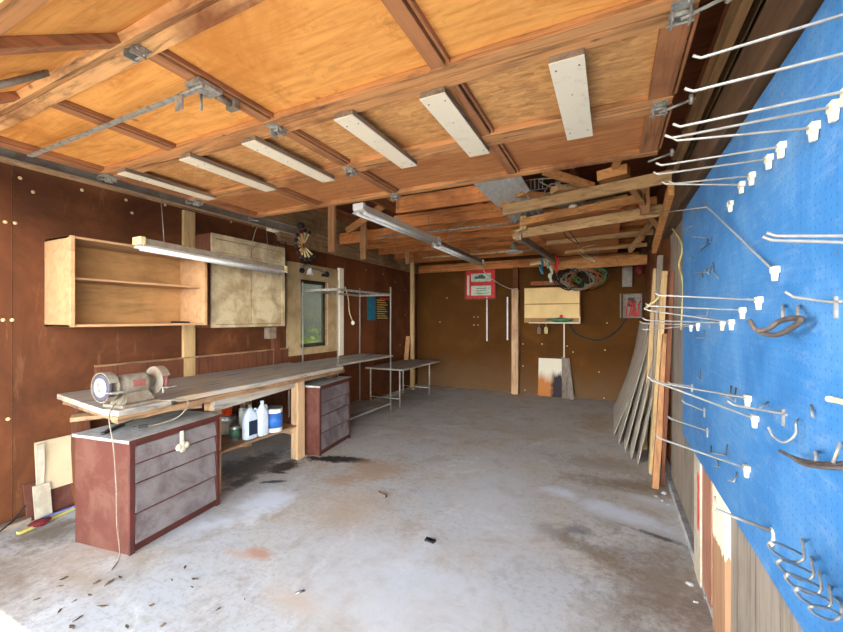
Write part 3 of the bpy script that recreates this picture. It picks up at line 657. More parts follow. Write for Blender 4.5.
q=onshelf(230,432); 
t_=thing('orange_bucket','orange red plastic container stacked on the grey tin on the bench shelf','container',(-3.42,2.62,SZ+.17))
obj('body',MB().lathe([(.045,0),(.05,.10),(.056,.10),(.056,.12)],(-3.42,2.62,SZ+.173),'z',22),M['orange'],t_)
can('grey_tin',-3.42,2.62,.078,.17,'tin','grey','dull grey tin carrying the orange container')
jug(250,438,.14,.31,'pale blue oil jug with a dark label, left of the two jugs')
jug(262,435,.105,.33,'slim pale oil jug between the dark labelled jug and the paint can','jug',.0)
p=onshelf(276,431); can('paint_can',p.x-.03,p.y,.082,.235,'white','blue','white paint can with a blue label, rightmost on the lower bench shelf')
p=onshelf(243,432); can('white_bottle',p.x-.14,p.y+.12,.045,.19,'white',None,'small white bottle standing behind the jugs','bottle','white')
# rack with thin steel posts
rk=thing('shelf_rack','thin posted metal shelf rack with dusty boards beyond the workbench','shelving rack',(-3.5,4.75,0))
rx0,rx1,ry0,ry1=-3.82,-3.22,4.1,5.45
for x in (rx0,rx1):
    for y in (ry0,ry1): obj('post',MB().box(x-.012,x+.012,y-.002,y+.002,0,2.0).box(x-.002,x+.002,y-.012,y+.012,0,2.0),M['wire'],rk)
for x in (rx0,rx1): obj('top_bar',MB().box(x-.004,x+.004,ry0,ry1,1.86,1.89),M['steel'],rk)
for y in (ry0,ry1): obj('top_bar',MB().box(rx0,rx1,y-.004,y+.004,1.86,1.89),M['steel'],rk)
obj('shelf_board',MB().box(rx0-.03,rx1+.02,3.96,ry1+.06,.87,.895),M['top'],rk,bevel=.004)
obj('shelf_board',MB().box(rx0,rx1,ry0,ry1,.10,.125),M['top'],rk,bevel=.004)
# small table
tb=thing('work_table','small grey topped table with thin steel legs near the far left corner','table',(-3.5,6.3,0))
obj('tabletop',MB().box(-3.86,-3.1,5.66,7.2,.62,.645),M['top'],tb,bevel=.004)
for x in (-3.78,-3.2):
    for y in (5.72,6.9): obj('leg',MB().tube([(x,y,0),(x,y,.62)],.014,8),M['steel'],tb)
obj('stretcher',MB().tube([(-3.78,5.72,.14),(-3.2,5.72,.14)],.01,8).tube([(-3.78,6.9,.14),(-3.2,6.9,.14)],.01,8).tube([(-3.49,5.72,.14),(-3.49,6.9,.14)],.01,8),M['steel'],tb)
obj('corner_board',MB().beam((-3.74,6.95,.65),(-3.80,7.15,1.12),.09,.02),M['orz'],label='short wooden offcut leaning by the far left post on the small table',cat='board')
# poster on the left wall
p0=onX(367,296,XL+.008);p1=onX(390,320,XL+.008)
po=thing('wall_chart','small dark wall chart with a teal side and yellow rows on the far left wall','poster',(XL+.008,(p0.y+p1.y)/2,p1.z))
obj('sheet',MB().box(XL+.007,XL+.010,p0.y,p1.y,1.46,1.9),M['dkpaper'],po)
obj('teal_field',MB().box(XL+.010,XL+.0115,p0.y,p0.y+.28,1.46,1.9),M['teal'],po)
b=MB()
for k_ in range(9): b.box(XL+.010,XL+.012,p0.y+.32,p1.y-.1-.05*(k_%3),1.49+k_*.042,1.508+k_*.042)
obj('text_rows',b,M['yellow'],po); obj('red_heading',MB().box(XL+.010,XL+.012,p0.y+.42,p1.y-.05,1.85,1.885),M['redp'],po)
# items around the window top
t_=thing('clamp_lamp','small white and black fitting hanging above the window','lamp',(-3.88,4.35,2.05))
obj('shade',MB().lathe([(.05,0),(.03,.06),(.018,.1)],(-3.87,4.30,2.12),'z',16),M['white'],t_); obj('holder',MB().tube(bez([(-3.88,4.12,2.2),(-3.86,4.2,2.24),(-3.87,4.3,2.21),(-3.88,4.5,2.2),(-3.87,4.62,2.16)],5),.018,8),M['grey'],t_)
obj('clamp',MB().ball((-3.87,4.14,2.16),.04,10).ball((-3.87,4.66,2.16),.045,10).box(-3.9,-3.85,4.58,4.7,2.12,2.16),M['black'],t_)
# spoked rack hanging from beam
so=onX(302,243,-3.26)
t_=thing('spoked_reel','round hanging reel with black tipped spokes on an orange bar near the door track end','reel',(so.x,so.y,so.z))
obj('bar',MB().box(so.x-.015,so.x+.015,so.y-.02,so.y+.025,so.z-.12,so.z+.2),M['orange'],t_,bevel=.003)
for k_ in range(11):
    an=math.radians(70+k_*25); d=Vector((.25,math.cos(an),math.sin(an)))
    c=Vector((so.x+.02,so.y,so.z-.03)); e=c+d*.165
    sp=obj('spoke',MB().tube([c+d*.03,e],[.006,.014],8),M['cap'],t_); obj('tip',MB().ball(e,.026,8),M['black'],sp)
obj('top_knob',MB().ball((so.x,so.y-.02,so.z+.2),.05,10,(1,1,.8)),M['black'],t_)
cord('black_cable',[(-3.85,3.82,2.5),(-3.87,3.84,2.2),(-3.86,3.82,1.9),(-3.88,3.84,1.5),(-3.87,3.84,1.12)],.009,'black','black cable running down the red brown stud by the window')
cord('pale_rope',[(-3.86,5.1,2.0),(-3.84,5.16,1.8),(-3.85,5.2,1.6),(-3.83,5.26,1.45)],.008,'cap','pale rope hanging beside the whitish stud',cat='rope')
obj('rope_weight',MB().ball((-3.83,5.27,1.42),.03,8,(1,1,1.2)),M['white'],label='small white weight on the end of the pale rope',cat='weight')
cord('pull_string',[(-3.45,3.02,2.50),(-3.5,3.02,2.42),(-3.57,3.03,2.2),(-3.56,3.05,1.95)],.003,'wire','thin pull string hanging before the stained cabinet',cat='string')
# leaning boards near left
def lean(name,y0,y1,z0,z1,x0,x1,th,mat,label):
    return obj(name,MB().prism([(x0,y0,z0),(x0,y1,z0),(x1,y1,z1),(x1,y0,z1)],(th,0,0)),M[mat],bevel=.002,label=label,cat='board')
lean('red_board',1.30,2.0,.0,.26,-3.86,-3.93,.012,'redside','low reddish board leaning on the left wall behind the cream boards')
lean('cream_board',1.36,1.95,.185,.56,-3.88,-3.92,.014,'cream','cream board leaning on the left wall beside the near drawer cabinet')
lean('white_scrap_board',1.33,1.43,.0,.25,-3.82,-3.865,.012,'scrap','peeling whitish scrap board standing below the cream board')
obj('white_edge_strip',MB().box(-3.87,-3.86,1.355,1.40,.19,.55).cutrough(3,.008,20),M['scrap'],label='torn white edge strip along the cream board',cat='strip')
lf=onZ(18,535,0); rt=onZ(82,507,0)
obj('yellow_strip',MB().beam(lf+Vector((0,0,.012)),rt+Vector((-.1,.25,.012)),.035,.02),M['yst'],bevel=.002,label='yellowish wooden strip lying on the floor by the left wall',cat='strip')
obj('blue_pole',MB().tube([(-3.78,1.36,.016),(-3.80,1.95,.016)],.014,8),M['bluep'],label='blue painted pole lying along the left wall foot',cat='pole')
obj('red_cloth',MB().ball((-3.72,1.325,.022),.05,14,(.8,1.3,.45)).rough(.012,30),M['dred'],label='dark red crumpled rag on the floor between strip and pole',cat='rag')
obj('floor_plank',MB().box(-3.92,-3.84,.2,1.32,.0,.03).cutrough(3,.003,9),M['lumy'],label='grey plank on the floor along the foot of the left wall',cat='plank')
cord('floor_wire',[(-3.7,.9,.01),(-3.8,1.1,.01),(-3.86,1.22,.04),(-3.88,1.3,.12)],.006,'black','dark wire curling at the foot of the left wall',cat='wire')
obj('wall_stick',MB().beam((-3.9,2.0,.02),(-3.86,2.15,.3),.04,.02),M['lumz'],label='short stick behind the near drawer cabinet',cat='stick')
# ================================================================ BACK WALL
pb=MB().box(-1.78,-1.65,7.68,7.80,0,2.06); pb.cutrough(5,.012,7)
obj('rough_post',pb,M['legw'],bevel=.004,label='rough pale timber post in front of the back wall',cat='post')
obj('post_extension',MB().box(-1.76,-1.66,7.72,7.80,2.05,2.5),M['joistdark'],bevel=.003,label='dark upper length of post above the rough pale post',cat='post')
a=onY(466,271,7.85);b_=onY(495,298,7.85)
pc=thing('framed_sign','red bordered framed sign with two pale panels on the back wall','sign',((a.x+b_.x)/2,7.84,b_.z))
z0,z1=b_.z,a.z; x0,x1=a.x,b_.x
obj('board',MB().box(x0,x1,7.835,7.858,z0,z1),M['redp'],pc,bevel=.003)
obj('frame',MB().box(x0-.02,x1+.02,7.825,7.858,z0-.03,z0).box(x0-.02,x1+.02,7.825,7.858,z1,z1+.03).box(x0-.03,x0,7.825,7.858,z0,z1).box(x1,x1+.03,7.825,7.858,z0,z1),M['redz'],pc)
obj('upper_panel',MB().box(x0+.12,x1-.08,7.83,7.835,z1-.24,z1-.07),M['palegreen'],pc); obj('lower_panel',MB().box(x0+.12,x1-.08,7.83,7.835,z0+.06,z0+.26),M['palegreen'],pc)
pn=MB()
for k_ in range(3): pn.box(x0+.18+.02*k_,x1-.13-.03*k_,7.827,7.83,z0+.1+k_*.05,z0+.112+k_*.05)
pn.box(x0+.2,x1-.2,7.827,7.83,z1-.18,z1-.13); pn.box(x0+.28,x1-.24,7.827,7.83,z1-.14,z1-.1)
obj('print_marks',pn,M['green'],pc); obj('red_print',MB().box(x0+.03,x0+.08,7.83,7.835,z0+.07,z1-.1).box(x0+.15,x0+.24,7.827,7.83,z0+.08,z0+.22),M['clip'],pc)
for i,(u,v0,v1) in enumerate([(487,297,341),(507.5,297,340)]):
    p=onY(u,v0,7.85);q=onY(u,v1,7.85)
    obj('white_rod',MB().box(p.x-.012,p.x+.012,7.835,7.858,q.z,p.z),M['white'],label=['thin white rod on the back wall right below the framed sign','thin white rod on the back wall just left of the rough post'][i],cat='rod')
# cream cupboard on back wall
a=onY(524,288,7.5);b_=onY(580,323,7.5)
cc=thing('small_cupboard','cream two tier cupboard mounted on the back wall','cupboard',((a.x+b_.x)/2,7.65,b_.z))
obj('carcass',MB().box(a.x,b_.x,7.52,YB-.003,b_.z,a.z),M['cabin'],cc,bevel=.003)
zm=(a.z+b_.z)/2+.02
obj('door',MB().box(a.x+.01,b_.x-.01,7.50,7.52,zm+.01,a.z-.01),M['cardb'],cc,bevel=.003); obj('door',MB().box(a.x+.01,b_.x-.01,7.50,7.52,b_.z+.09,zm-.01),M['cardb'],cc,bevel=.003)
obj('tray',MB().box(a.x+.1,b_.x+.01,7.42,7.52,b_.z-.01,b_.z+.01).box(b_.x-.01,b_.x+.01,7.42,7.52,b_.z,b_.z+.12),M['clip'],cc)
obj('green_bundle',MB().ball(((a.x+b_.x)/2+.15,7.46,b_.z+.055),.06,12,(4.0,.6,.7)).rough(.03,12),M['greenw'],label='dark green bundle lying in the cream cupboard tray',cat='bundle')
obj('red_trinket',MB().ball(((a.x+b_.x)/2+.18,7.44,b_.z+.12),.03,8),M['redp'],label='small red object on the green bundle',cat='knob')
for i,u in enumerate((539,546)):
    p=onY(u,331,7.6); obj('hanging_cup',MB().lathe([(.03,0),(.035,.05),(.03,.11),(.012,.13)],(p.x,7.6,p.z-.05),'z',12).tube([(p.x,7.6,p.z+.07),(p.x,7.6,b_.z)],.004,6),M['grey' if i==0 else 'cap'],label=['grey cup hanging under the cream cupboard','cream cup hanging under the cream cupboard, nearer its middle'][i],cat='cup')
p=onY(564,328,7.8);q=onY(564,359,7.8)
obj('hung_stick',MB().box(p.x-.012,p.x+.012,7.80,7.83,q.z,b_.z-.01),M['clip'],label='white stick hanging below the cream cupboard',cat='stick')
a=onY(538.5,361,7.82);b_=onY(562,397,7.82)
obj('scorched_board',MB().prism([(a.x,7.76,0.0),(b_.x,7.76,0.0),(b_.x,7.84,.72),(a.x,7.84,.72)],(0,.012,0)),M['burnt'],label='white board with rust and dark scorch stains leaning on the back wall',cat='board')
obj('upright_offcut',MB().prism([(-.83,7.66,0),(-.75,7.66,0),(-.80,7.80,.76),(-.86,7.80,.76)],(0,.04,0)),M['greyz'],label='narrow grey offcut leaning upright by the scorched board',cat='board')
obj('upright_offcut',MB().prism([(-.74,7.64,0),(-.62,7.64,0),(-.72,7.80,.74),(-.80,7.80,.74)],(0,.03,0)),M['greyz'],label='wider grey offcut leaning to the right of the narrow one',cat='board')
cord('black_hose',[(-.75,7.82,1.45),(-.6,7.838,1.2),(-.2,7.838,1.1),(.1,7.838,1.3),(.28,7.838,1.6)],.018,'black','dark hose looping across the back wall under the fuse box','hose',12)
# fuse box
a=onY(623,294,7.78);b_=onY(642,318,7.78)
fb=thing('fuse_box','open grey fuse box with red wiring on the back wall right end','fuse box',((a.x+b_.x)/2,7.8,b_.z))
obj('housing',MB().box(a.x,b_.x,7.80,YB,b_.z,a.z).box(a.x,a.x+.02,7.74,7.8,b_.z,a.z).box(b_.x-.02,b_.x,7.74,7.8,b_.z,a.z).box(a.x,b_.x,7.74,7.8,b_.z,b_.z+.02).box(a.x,b_.x,7.74,7.8,a.z-.02,a.z),M['grey'],fb)
mb=MB()
for k_ in range(7): 
    xx=a.x+.06+.032*k_; mb.tube(bez([(xx,7.79,b_.z+.03),(xx+.04*math.sin(k_),7.77,b_.z+.2),(xx+.03*math.cos(k_*2),7.77,a.z-.12)],5),.01,6)
obj('wiring',mb,M['redp'],fb); obj('breaker',MB().box(a.x+.08,a.x+.18,7.77,7.80,b_.z+.2,b_.z+.36),M['black'],fb); obj('door',MB().box(a.x-.05,a.x-.03,7.60,7.80,b_.z,a.z),M['grey'],fb)
obj('conduit_box',MB().box(.16,.32,7.74,YB,2.05,2.42),M['grey'],bevel=.003,label='grey conduit box above the fuse box',cat='box')
# red thing on the post by right
obj('red_tin',MB().ball((.40,7.16,2.28),.09,10,(.9,.8,1.1)).rough(.02,9),M['dred'],label='dark red round object by the right end of the back joist',cat='container')
# wire bundle hanging from rear beam
rr=random.Random(11)
for i,(mat,lab) in enumerate([('black','black cable coil hanging from the rear rail'),('grey','grey cable coil tangled with the black coil'),('copper','copper coloured wire coil in the hanging tangle'),('greenw','green wire loops over the hanging tangle')]):
    pts=[]
    n_=70
    for k_ in range(n_):
        t0=k_/n_*2*math.pi*5+i
        pts.append((-.52+.30*math.cos(t0)*(.55+.45*rr.random())+.1*i-.1,7.12+.05*math.sin(t0*1.7)+.03*i,2.16+(.06 if i==3 else 0)+.20*math.sin(t0)*(.6+.4*rr.random())))
    obj('cable_coil',MB().tube(bez(pts,2),.008 if i<2 else .006,5),M[mat],label=lab,cat='cable',group='hanging cable tangle')
# tool cluster left of coil
for i,(u,v,m_,lb_) in enumerate([(556,266,'redp','red handled tool hanging in the cluster above the cream cupboard'),(547,262,'steel','steel tool in the hanging cluster above the cream cupboard'),(541,268,'teal','teal tool hanging at the left of the cluster above the cupboard'),(550,276,'palegreen','pale green strap hanging below the tool cluster')]):
    p=onY(u,v,6.6); obj('hanging_tool',MB().tube(bez([p+Vector((0,0,.16)),p+Vector((.03,0,.05)),p,p+Vector((.02,0,-.10))],5),[.008]*3+[.02]*13 if False else .02,8).ball(p,.045,8,(.7,.7,1.2)),M[m_],label=lb_,cat='tool')
obj('pipe_roll',MB().tube([onY(530,264,6.9),onY(552,260,6.9)],.03,12),M['cap'],label='pale short pipe sticking out left of the tool cluster',cat='pipe')
cord('lamp_cord',[(-1.93,6.15,2.42),(-1.98,6.6,2.28),(-1.9,7.1,2.15),(-1.75,7.45,2.06),(-1.62,7.50,2.06)],.008,'clip','pale cord sagging from the far strip light to the cream cupboard')
obj('green_shelf',MB().box(-1.33,-.7,7.25,7.5,2.10,2.16),M['joisty'],label='short plank with clutter just above the cream cupboard',cat='plank')
# ================================================================ OVERHEAD STORAGE right rear
ZS=2.47
def lum(name,p0,p1,w,h,mat,label,cat='lumber'): 
    return obj(name,MB().beam(p0,p1,w,h).cutrough(2,.004,7),M[mat],bevel=.003,label=label,cat=cat)
plat=obj('overhead_plywood',MB().box(-.86,.08,4.25,7.05,2.56,2.575),M['ply2'],label='reddish plywood storage panel lying overhead at the right rear',cat='panel')
lum('storage_board',(-.88,3.50,2.47),(.38,3.24,2.50),.04,.085,'lumx','pale upper board slung across the overhead storage, nearest the door')
lum('storage_board',(-1.0,4.42,2.44),(.50,4.05,2.46),.04,.10,'lumx','long pale timber slung below the overhead storage panel')
lum('storage_board',(-.85,4.12,2.50),(.25,3.82,2.53),.05,.07,'orx','orange board between the two long pale storage boards')
lum('storage_batten',(-.80,5.55,2.52),(.44,5.35,2.52),.05,.06,'lumx','pale batten under the storage panel, nearer one','batten')
lum('storage_batten',(-.66,6.5,2.53),(.44,6.3,2.53),.05,.05,'lumx','pale batten under the storage panel, farther one','batten')
lum('storage_rail',(-1.0,7.22,2.42),(.5,7.1,2.43),.06,.16,'orx','orange rail closing the far end of the overhead storage','rail')
lum('storage_beam',(-.93,4.35,2.40),(-.86,7.2,2.49),.06,.08,'lumy','dark grey beam running back under the left side of the storage panel','beam')
lum('storage_block',(-.86,4.28,2.45),(-.86,4.28,2.60),.07,.06,'lumz','short upright block on the left end of the long pale timber','block')
lum('storage_block',(.26,3.95,2.42),(.26,3.95,2.68),.07,.06,'orz','short orange upright block by the right end of the storage boards','block')
lum('storage_strut',(.12,3.5,2.58),(.44,4.6,2.40),.05,.05,'orz','slanting wooden strut on the right of the storage','strut')
lum('storage_strut',(.385,3.3,2.42),(.385,4.6,2.20),.04,.09,'orx','slanting orange strut against the right wall behind the hooks','strut')
lum('storage_strut',(.2,5.6,2.35),(.47,5.0,2.66),.04,.06,'lumx','thin pale diagonal strut at the right end of storage','strut')
for i,(a,b,w,h,m_) in enumerate([((-.75,3.55,2.62),(-.45,3.95,2.66),.12,.03,'orx'),((-.45,3.5,2.60),(-.22,3.7,2.64),.11,.05,'lumx'),((-.10,3.55,2.66),(.12,3.5,2.67),.12,.08,'orx'),((-.6,3.9,2.60),(-.1,4.25,2.62),.16,.02,'greyz'),((.0,3.6,2.68),(.1,3.0,2.78),.05,.05,'orx'),((-.98,3.8,2.62),(-.62,4.0,2.62),.12,.07,'orx'),((-.45,4.3,2.62),(.15,4.2,2.63),.2,.05,'lumx'),((-.5,3.3,2.70),(-.15,3.62,2.62),.06,.05,'orx'),((-.2,4.7,2.6),(.45,4.6,2.62),.1,.04,'lumy')]):
    lum('lumber_offcut',a,b,w,h,m_,f'wood offcut heaped on the overhead storage boards, {ORD[i]} from the front left of the heap','offcut')
# corrugated metal sheet
b=MB(); n_=24; y0,y1=3.05,4.6; x0=-1.06; wid=.40
top=[];
for k_ in range(n_+1):
    xx=x0+wid*k_/n_; zz=2.625+.018*math.cos(k_*math.pi/2)
    top.append((xx,zz))
pts=[(x,y0,z) for x,z in top]+[(x,y0,z+.002) for x,z in reversed(top)]
for (xa,za),(xb,zb) in zip(top,top[1:]): b.prism([(xa,y0,za),(xb,y0,zb),(xb,y0,zb+.002),(xa,y0,za+.002)],(0,y1-y0,0))
obj('corrugated_sheet',b,M['corr'],label='pale corrugated metal sheet lying on the joists beyond the door',cat='metal sheet')
# wire rack and box in the storage
b=MB()
for k_ in range(5): b.tube([(-.72+.035*k_,3.75,2.70),(-.72+.035*k_,3.75,2.80)],.004,5)
b.tube([(-.74,3.75,2.8),(-.56,3.75,2.8)],.005,5).tube([(-.74,3.75,2.7),(-.56,3.75,2.7)],.005,5)
obj('wire_rack',b,M['steel'],label='small steel wire rack among the overhead offcuts',cat='rack')
obj('white_lamp',MB().ball((-.33,4.0,2.56),.05,12,(1,1,.7)),M['clip'],label='round white bulb like object on the overhead storage boards',cat='bulb')
b=MB(); rr=random.Random(5)
b.tube(bez([(-.45+rr.uniform(-.15,.2),3.6+rr.uniform(-.1,.1),2.66+rr.uniform(-.05,.08)) for _ in range(14)],6),.006,5)
obj('loose_wire',b,M['wire'],label='loose pale wire tangle on the overhead storage boards',cat='wire')
p=onX(673,230,.46)
obj('pale_scrap_board',MB().box(.48,.50,p.y-.32,p.y+.3,p.z-.16,p.z+.2).cutrough(3,.01,8),M['scrap'],label='pale scrap board on the right wall above the stud bundle',cat='board')
rr=random.Random(17)
for i in range(4):
    x0=rr.uniform(-.5,-.1); y_=rr.uniform(4.6,6.8)
    obj('dangling_wire',MB().tube(bez([(x0,y_,2.567),(x0+rr.uniform(-.1,.1),y_,2.44),(x0+rr.uniform(-.25,.25),y_,2.34+rr.uniform(-.05,.05)),(x0+rr.uniform(-.3,.3),y_,2.5),(x0+rr.uniform(-.3,.3),y_,2.56)],6),.005,5),M[['wire','black','copper','cap'][i]],label=f"thin {['pale','black','copper','yellowish'][i]} wire dangling under the storage panel",cat='wire',group='dangling wires')
for i in range(3):
    x0=-1.2+.25*i
    obj('dangling_wire',MB().tube(bez([(x0,7.3,2.52),(x0+.05,7.35,2.3),(x0+.12,7.4,2.14),(x0+.3,7.38,2.24),(x0+.4,7.3,2.5)],6),.006,5),M[['black','wire','greenw'][i]],label=f"{['black','pale','green'][i]} wire looping down above the cream cupboard",cat='wire',group='wires over the cupboard')
# porcelain lamp holder under joist
t_=thing('ceiling_lamp','round lamp with a white rim under the far joists','lamp',(-1.35,6.03,2.55))
obj('socket',MB().lathe([(.06,0),(.05,.06),(.03,.12)],(-1.35,6.0,2.54),'z',16),M['grey'],t_); obj('rim',MB().lathe([(.14,0),(.13,.012),(.06,.03)],(-1.35,6.0,2.51),'z',20),M['white'],t_)
obj('ceiling_pipe',MB().tube([(-3.2,6.6,2.63),(-1.1,6.6,2.63)],.012,8),M['cap'],label='pale pipe under the far joists',cat='pipe')
obj('ceiling_conduit',MB().tube([(-3.0,4.7,2.645),(-.95,4.7,2.645)],.011,8),M['steel'],label='thin conduit under the third joist',cat='pipe')
# ================================================================ RIGHT SIDE leaning stuff
labs=['backmost','second','third','fourth','frontmost']
for i,(xb,yn,yf,xt,ht) in enumerate([(.02,5.6,7.3,.42,1.42),(.07,5.2,7.0,.43,1.36),(.13,4.95,6.4,.435,1.3),(.18,4.68,6.1,.44,1.22),(.235,4.55,5.6,.445,1.02)]):
    b=MB(); n_=6; th=.007
    # bowed sheet profile leaning on the wall
    prof=[]
    for k_ in range(n_+1):
        s_=k_/n_; bow=-.06*math.sin(math.pi*s_)*(.9 if i<1 else .1)
        prof.append((xb+(xt-xb)*s_-bow,ht*s_))
    for (xa,za),(xc,zc) in zip(prof,prof[1:]):
        sh_=lambda z:.25*z/ht
        b.prism([(xa,yn+sh_(za),za),(xc,yn+sh_(zc),zc),(xc+th,yn+sh_(zc),zc),(xa+th,yn+sh_(za),za)],(0,yf-yn,0))
    bmesh.ops.remove_doubles(b.bm,verts=b.bm.verts[:],dist=.0005)
    obj('plywood_sheet',b,[M['sheet']],label=f'grey plywood sheet leaning on the right wall, {labs[i]} of the leaning sheets',cat='plywood sheet',group='leaning plywood sheets')
    se=MB()
    for (xa,za),(xc,zc) in zip(prof,prof[1:]): se.prism([(xa-.001,yn-.002+sh_(za),za),(xc-.001,yn-.002+sh_(zc),zc),(xc+th,yn-.002+sh_(zc),zc),(xa+th,yn-.002+sh_(za),za)],(0,.003,0))
    obj('cut_edge',se,M['sheetedge'],bpy.context.scene.objects[lastname[0]])
p=onZ(655,489,0)
lum('leaning_stud',(p.x,p.y,.01),(.445,4.22,1.35),.05,.09,'orz','orange stud leaning on the right wall nearest the pegboard','stud')
lum('leaning_stud',(.34,4.35,.01),(.455,4.42,1.95),.05,.09,'lumz','pale tall stud leaning just behind the orange stud','stud')
lum('leaning_stud',(.33,5.1,.01),(.44,5.1,2.05),.05,.08,'lumz','tall ochre stud leaning at the left of the stud bundle','stud')
lum('leaning_stud',(.38,4.8,.01),(.45,4.75,2.15),.05,.09,'greyz','tall grey stud leaning in the middle of the stud bundle','stud')
lum('leaning_stud',(.40,4.05,.01),(.46,3.92,1.9),.03,.06,'redz','dark thin stud leaning between orange stud and grey board','stud')
obj('notched_board',MB().prism([(.33,4.32,0),(.33,4.6,0),(.42,4.75,.75),(.42,4.45,.85),(.38,4.38,.45)],(.012,0,0)),M['sheet'],label='grey notched board leaning behind the orange stud',cat='board')
cord('rubber_strap',[(.42,4.9,1.70),(.34,4.85,1.62),(.32,4.8,1.60),(.38,4.7,1.66),(.44,4.6,1.72)],.012,'cap','pale strap looped round the leaning studs',cat='strap')
cord('wall_rope',[onX(670,225,.45),onX(682,245,.45),onX(679,265,.45),onX(683,285,.45),onX(681,330,.45)],.006,'yst','yellowish cord hanging on the wall beside the pegboard edge')
obj('hanging_rod',MB().tube([onX(652,214,.30),onX(707,207,.42)],.004,6),M['wire'],label='thin wire rod hung level at the pegboard far upper corner',cat='rod')
rr=random.Random(9)
for i,(u,v) in enumerate([(656,497),(662,501),(668,505),(664,494),(671,500),(706,590),(709,600),(700,555),(697,548),(690,585),(696,602)]):
    p=onZ(u,v,0); s_=rr.uniform(.012,.03)
    obj('rubble_chip',MB().ball((p.x,p.y,s_*.35),s_,6,(1,.8,.5)).rough(.008,50),M['stone'],label='small rubble chip on the floor at the foot of the right wall',cat='rubble',group='rubble chips along the right wall')
# ================================================================ PEG HOOKS
cnt=[0]
def hook(base,tip,label,clip=True,r=.0032,up=.018,tipxyz=None,basexyz=None,small=False):
    B=basexyz or onX(base[0],base[1],PX-.012)
    T=Vector(tipxyz) if tipxyz else onY(tip[0],tip[1],B.y)
    t_=thing('peg_hook',label,'hook',B,'wire hooks on the pegboard')
    d=(T-B).normalized()
    T=T-d*.012; pts=[Vector((PX+.004,B.y,B.z)),B,T,T+d*.014+Vector((0,0,up*.55))]
    obj('rod',MB().tube(pts,r,7),M['wire'],t_)
    if clip:
        s_=.019
        b=MB().box(PX-.016,PX+.001,B.y-.015,B.y+.015,B.z-.009,B.z+.010).prism([(PX-.014,B.y-.013,B.z-.009),(PX-.014,B.y+.013,B.z-.009),(PX-.014,B.y+.007,B.z-.032),(PX-.014,B.y-.007,B.z-.032)],(.012,0,0))
        obj('clip',b,M['clip'],t_,bevel=.002)
    elif not small:
        obj('back_plate',MB().box(PX-.006,PX+.001,B.y-.003,B.y+.003,B.z-.035,B.z+.012).box(PX-.006,PX+.001,B.y-.02,B.y+.02,B.z-.003,B.z+.003),M['wire'],t_)
    return t_
YN=1.12
up_list=[((872,6),(694,60)),((874,46),(686,93)),((846,91),(674,128)),((831,107),(666,139)),((811,128),(672,141)),((779,147),(657,166)),((767,159),(654,175)),((750,176),(670,184)),((740,185),(662,184))]
for i,(b_,t_) in enumerate(up_list):
    hook(b_,t_,f'long wire display hook in the upper rising row on the pegboard, {ORD[i]} from the top')
hook((729,204),(722,204),'upper pegboard hook clip that has lost its long wire, lowest of the rising row',True,tipxyz=tuple(onX(729,204,PX-.02)))
mid=[((757,300),(655,295)),((741,310),(646,306)),((730,322),(645,310)),((721,323),(643,320)),((697,325),(640,323)),((690,326),(642,330))]
for i,(b_,t_) in enumerate(mid): hook(b_,t_,f'long wire hook in the level middle group on the pegboard, {ORD[i]} from the top',r=.003)
hook((860,236),(768,236),'upper wire of the near pair of bare level hooks at the right picture edge',False,.0035,.012)
hook((860,243),(764,240),'lower wire of the near pair of bare level hooks at the right picture edge',False,.0035,.012)
hook((830,302),(786,296),'short bare hook above the rubber covered hanger',False)
# drooping diagonal one
B=onX(773,270,PX-.012); T=onX(706,206,PX-.05)
hook(None,None,'long wire hook swung up sideways flat along the pegboard',True,basexyz=B,tipxyz=tuple(T))
low=[((746,398),(655,382),True,'long lower hook crossing behind, upper of the crossing pair'),((753,418),(648,379),True,'long lower hook crossing in front, lower of the crossing pair'),((745,468),(656,437),True,'long low hook reaching over the leaning orange stud'),((702,410),(682,402),False,'short bare hook at the pegboard far edge, upper of two short ones'),((705,430),(668,418),False,'short bare hook at the pegboard far edge, lower of two short ones'),((690,386),(668,383),False,'short level hook by the far edge beside the crossing pair'),((779,413),(728,404),False,'faint bare hook to the right of the crossing pair')]
for b_,t_,c_,l_ in low: hook(b_,t_,l_+' on the pegboard',c_,r=.0035)
# double rod lower
B=onX(771,529,PX-.002); T=onY(716,508,B.y)
t_=thing('double_hook','double parallel wire hook low on the pegboard with a bent end','hook',B)
obj('rod',MB().tube([B+Vector((0,-.008,0)),T+Vector((0,-.008,0)),T+Vector((-.005,-.008,.04))],.0035,7),M['wire'],t_); obj('rod',MB().tube([B+Vector((0,.008,-.01)),T+Vector((0,.008,-.01))],.0035,7),M['wire'],t_)
obj('bent_end',MB().tube(bez([B,B+Vector((.003,-.015,-.005)),B+Vector((0,-.02,-.03)),B+Vector((-.01,-.015,-.045))],4),.006,7),M['clip'],t_)
# U hook
def PXp(u,v,d=.006): return onX(u,v,PX-d)
cord('j_hook',[PXp(798,419),PXp(796,423,.02),PXp(796,433,.02),PXp(790,440,.03),PXp(782,442,.04),PXp(773,436,.05),PXp(768,427,.06)],.003,'wire','large white J shaped hook on the pegboard right of the crossing hooks','hook')
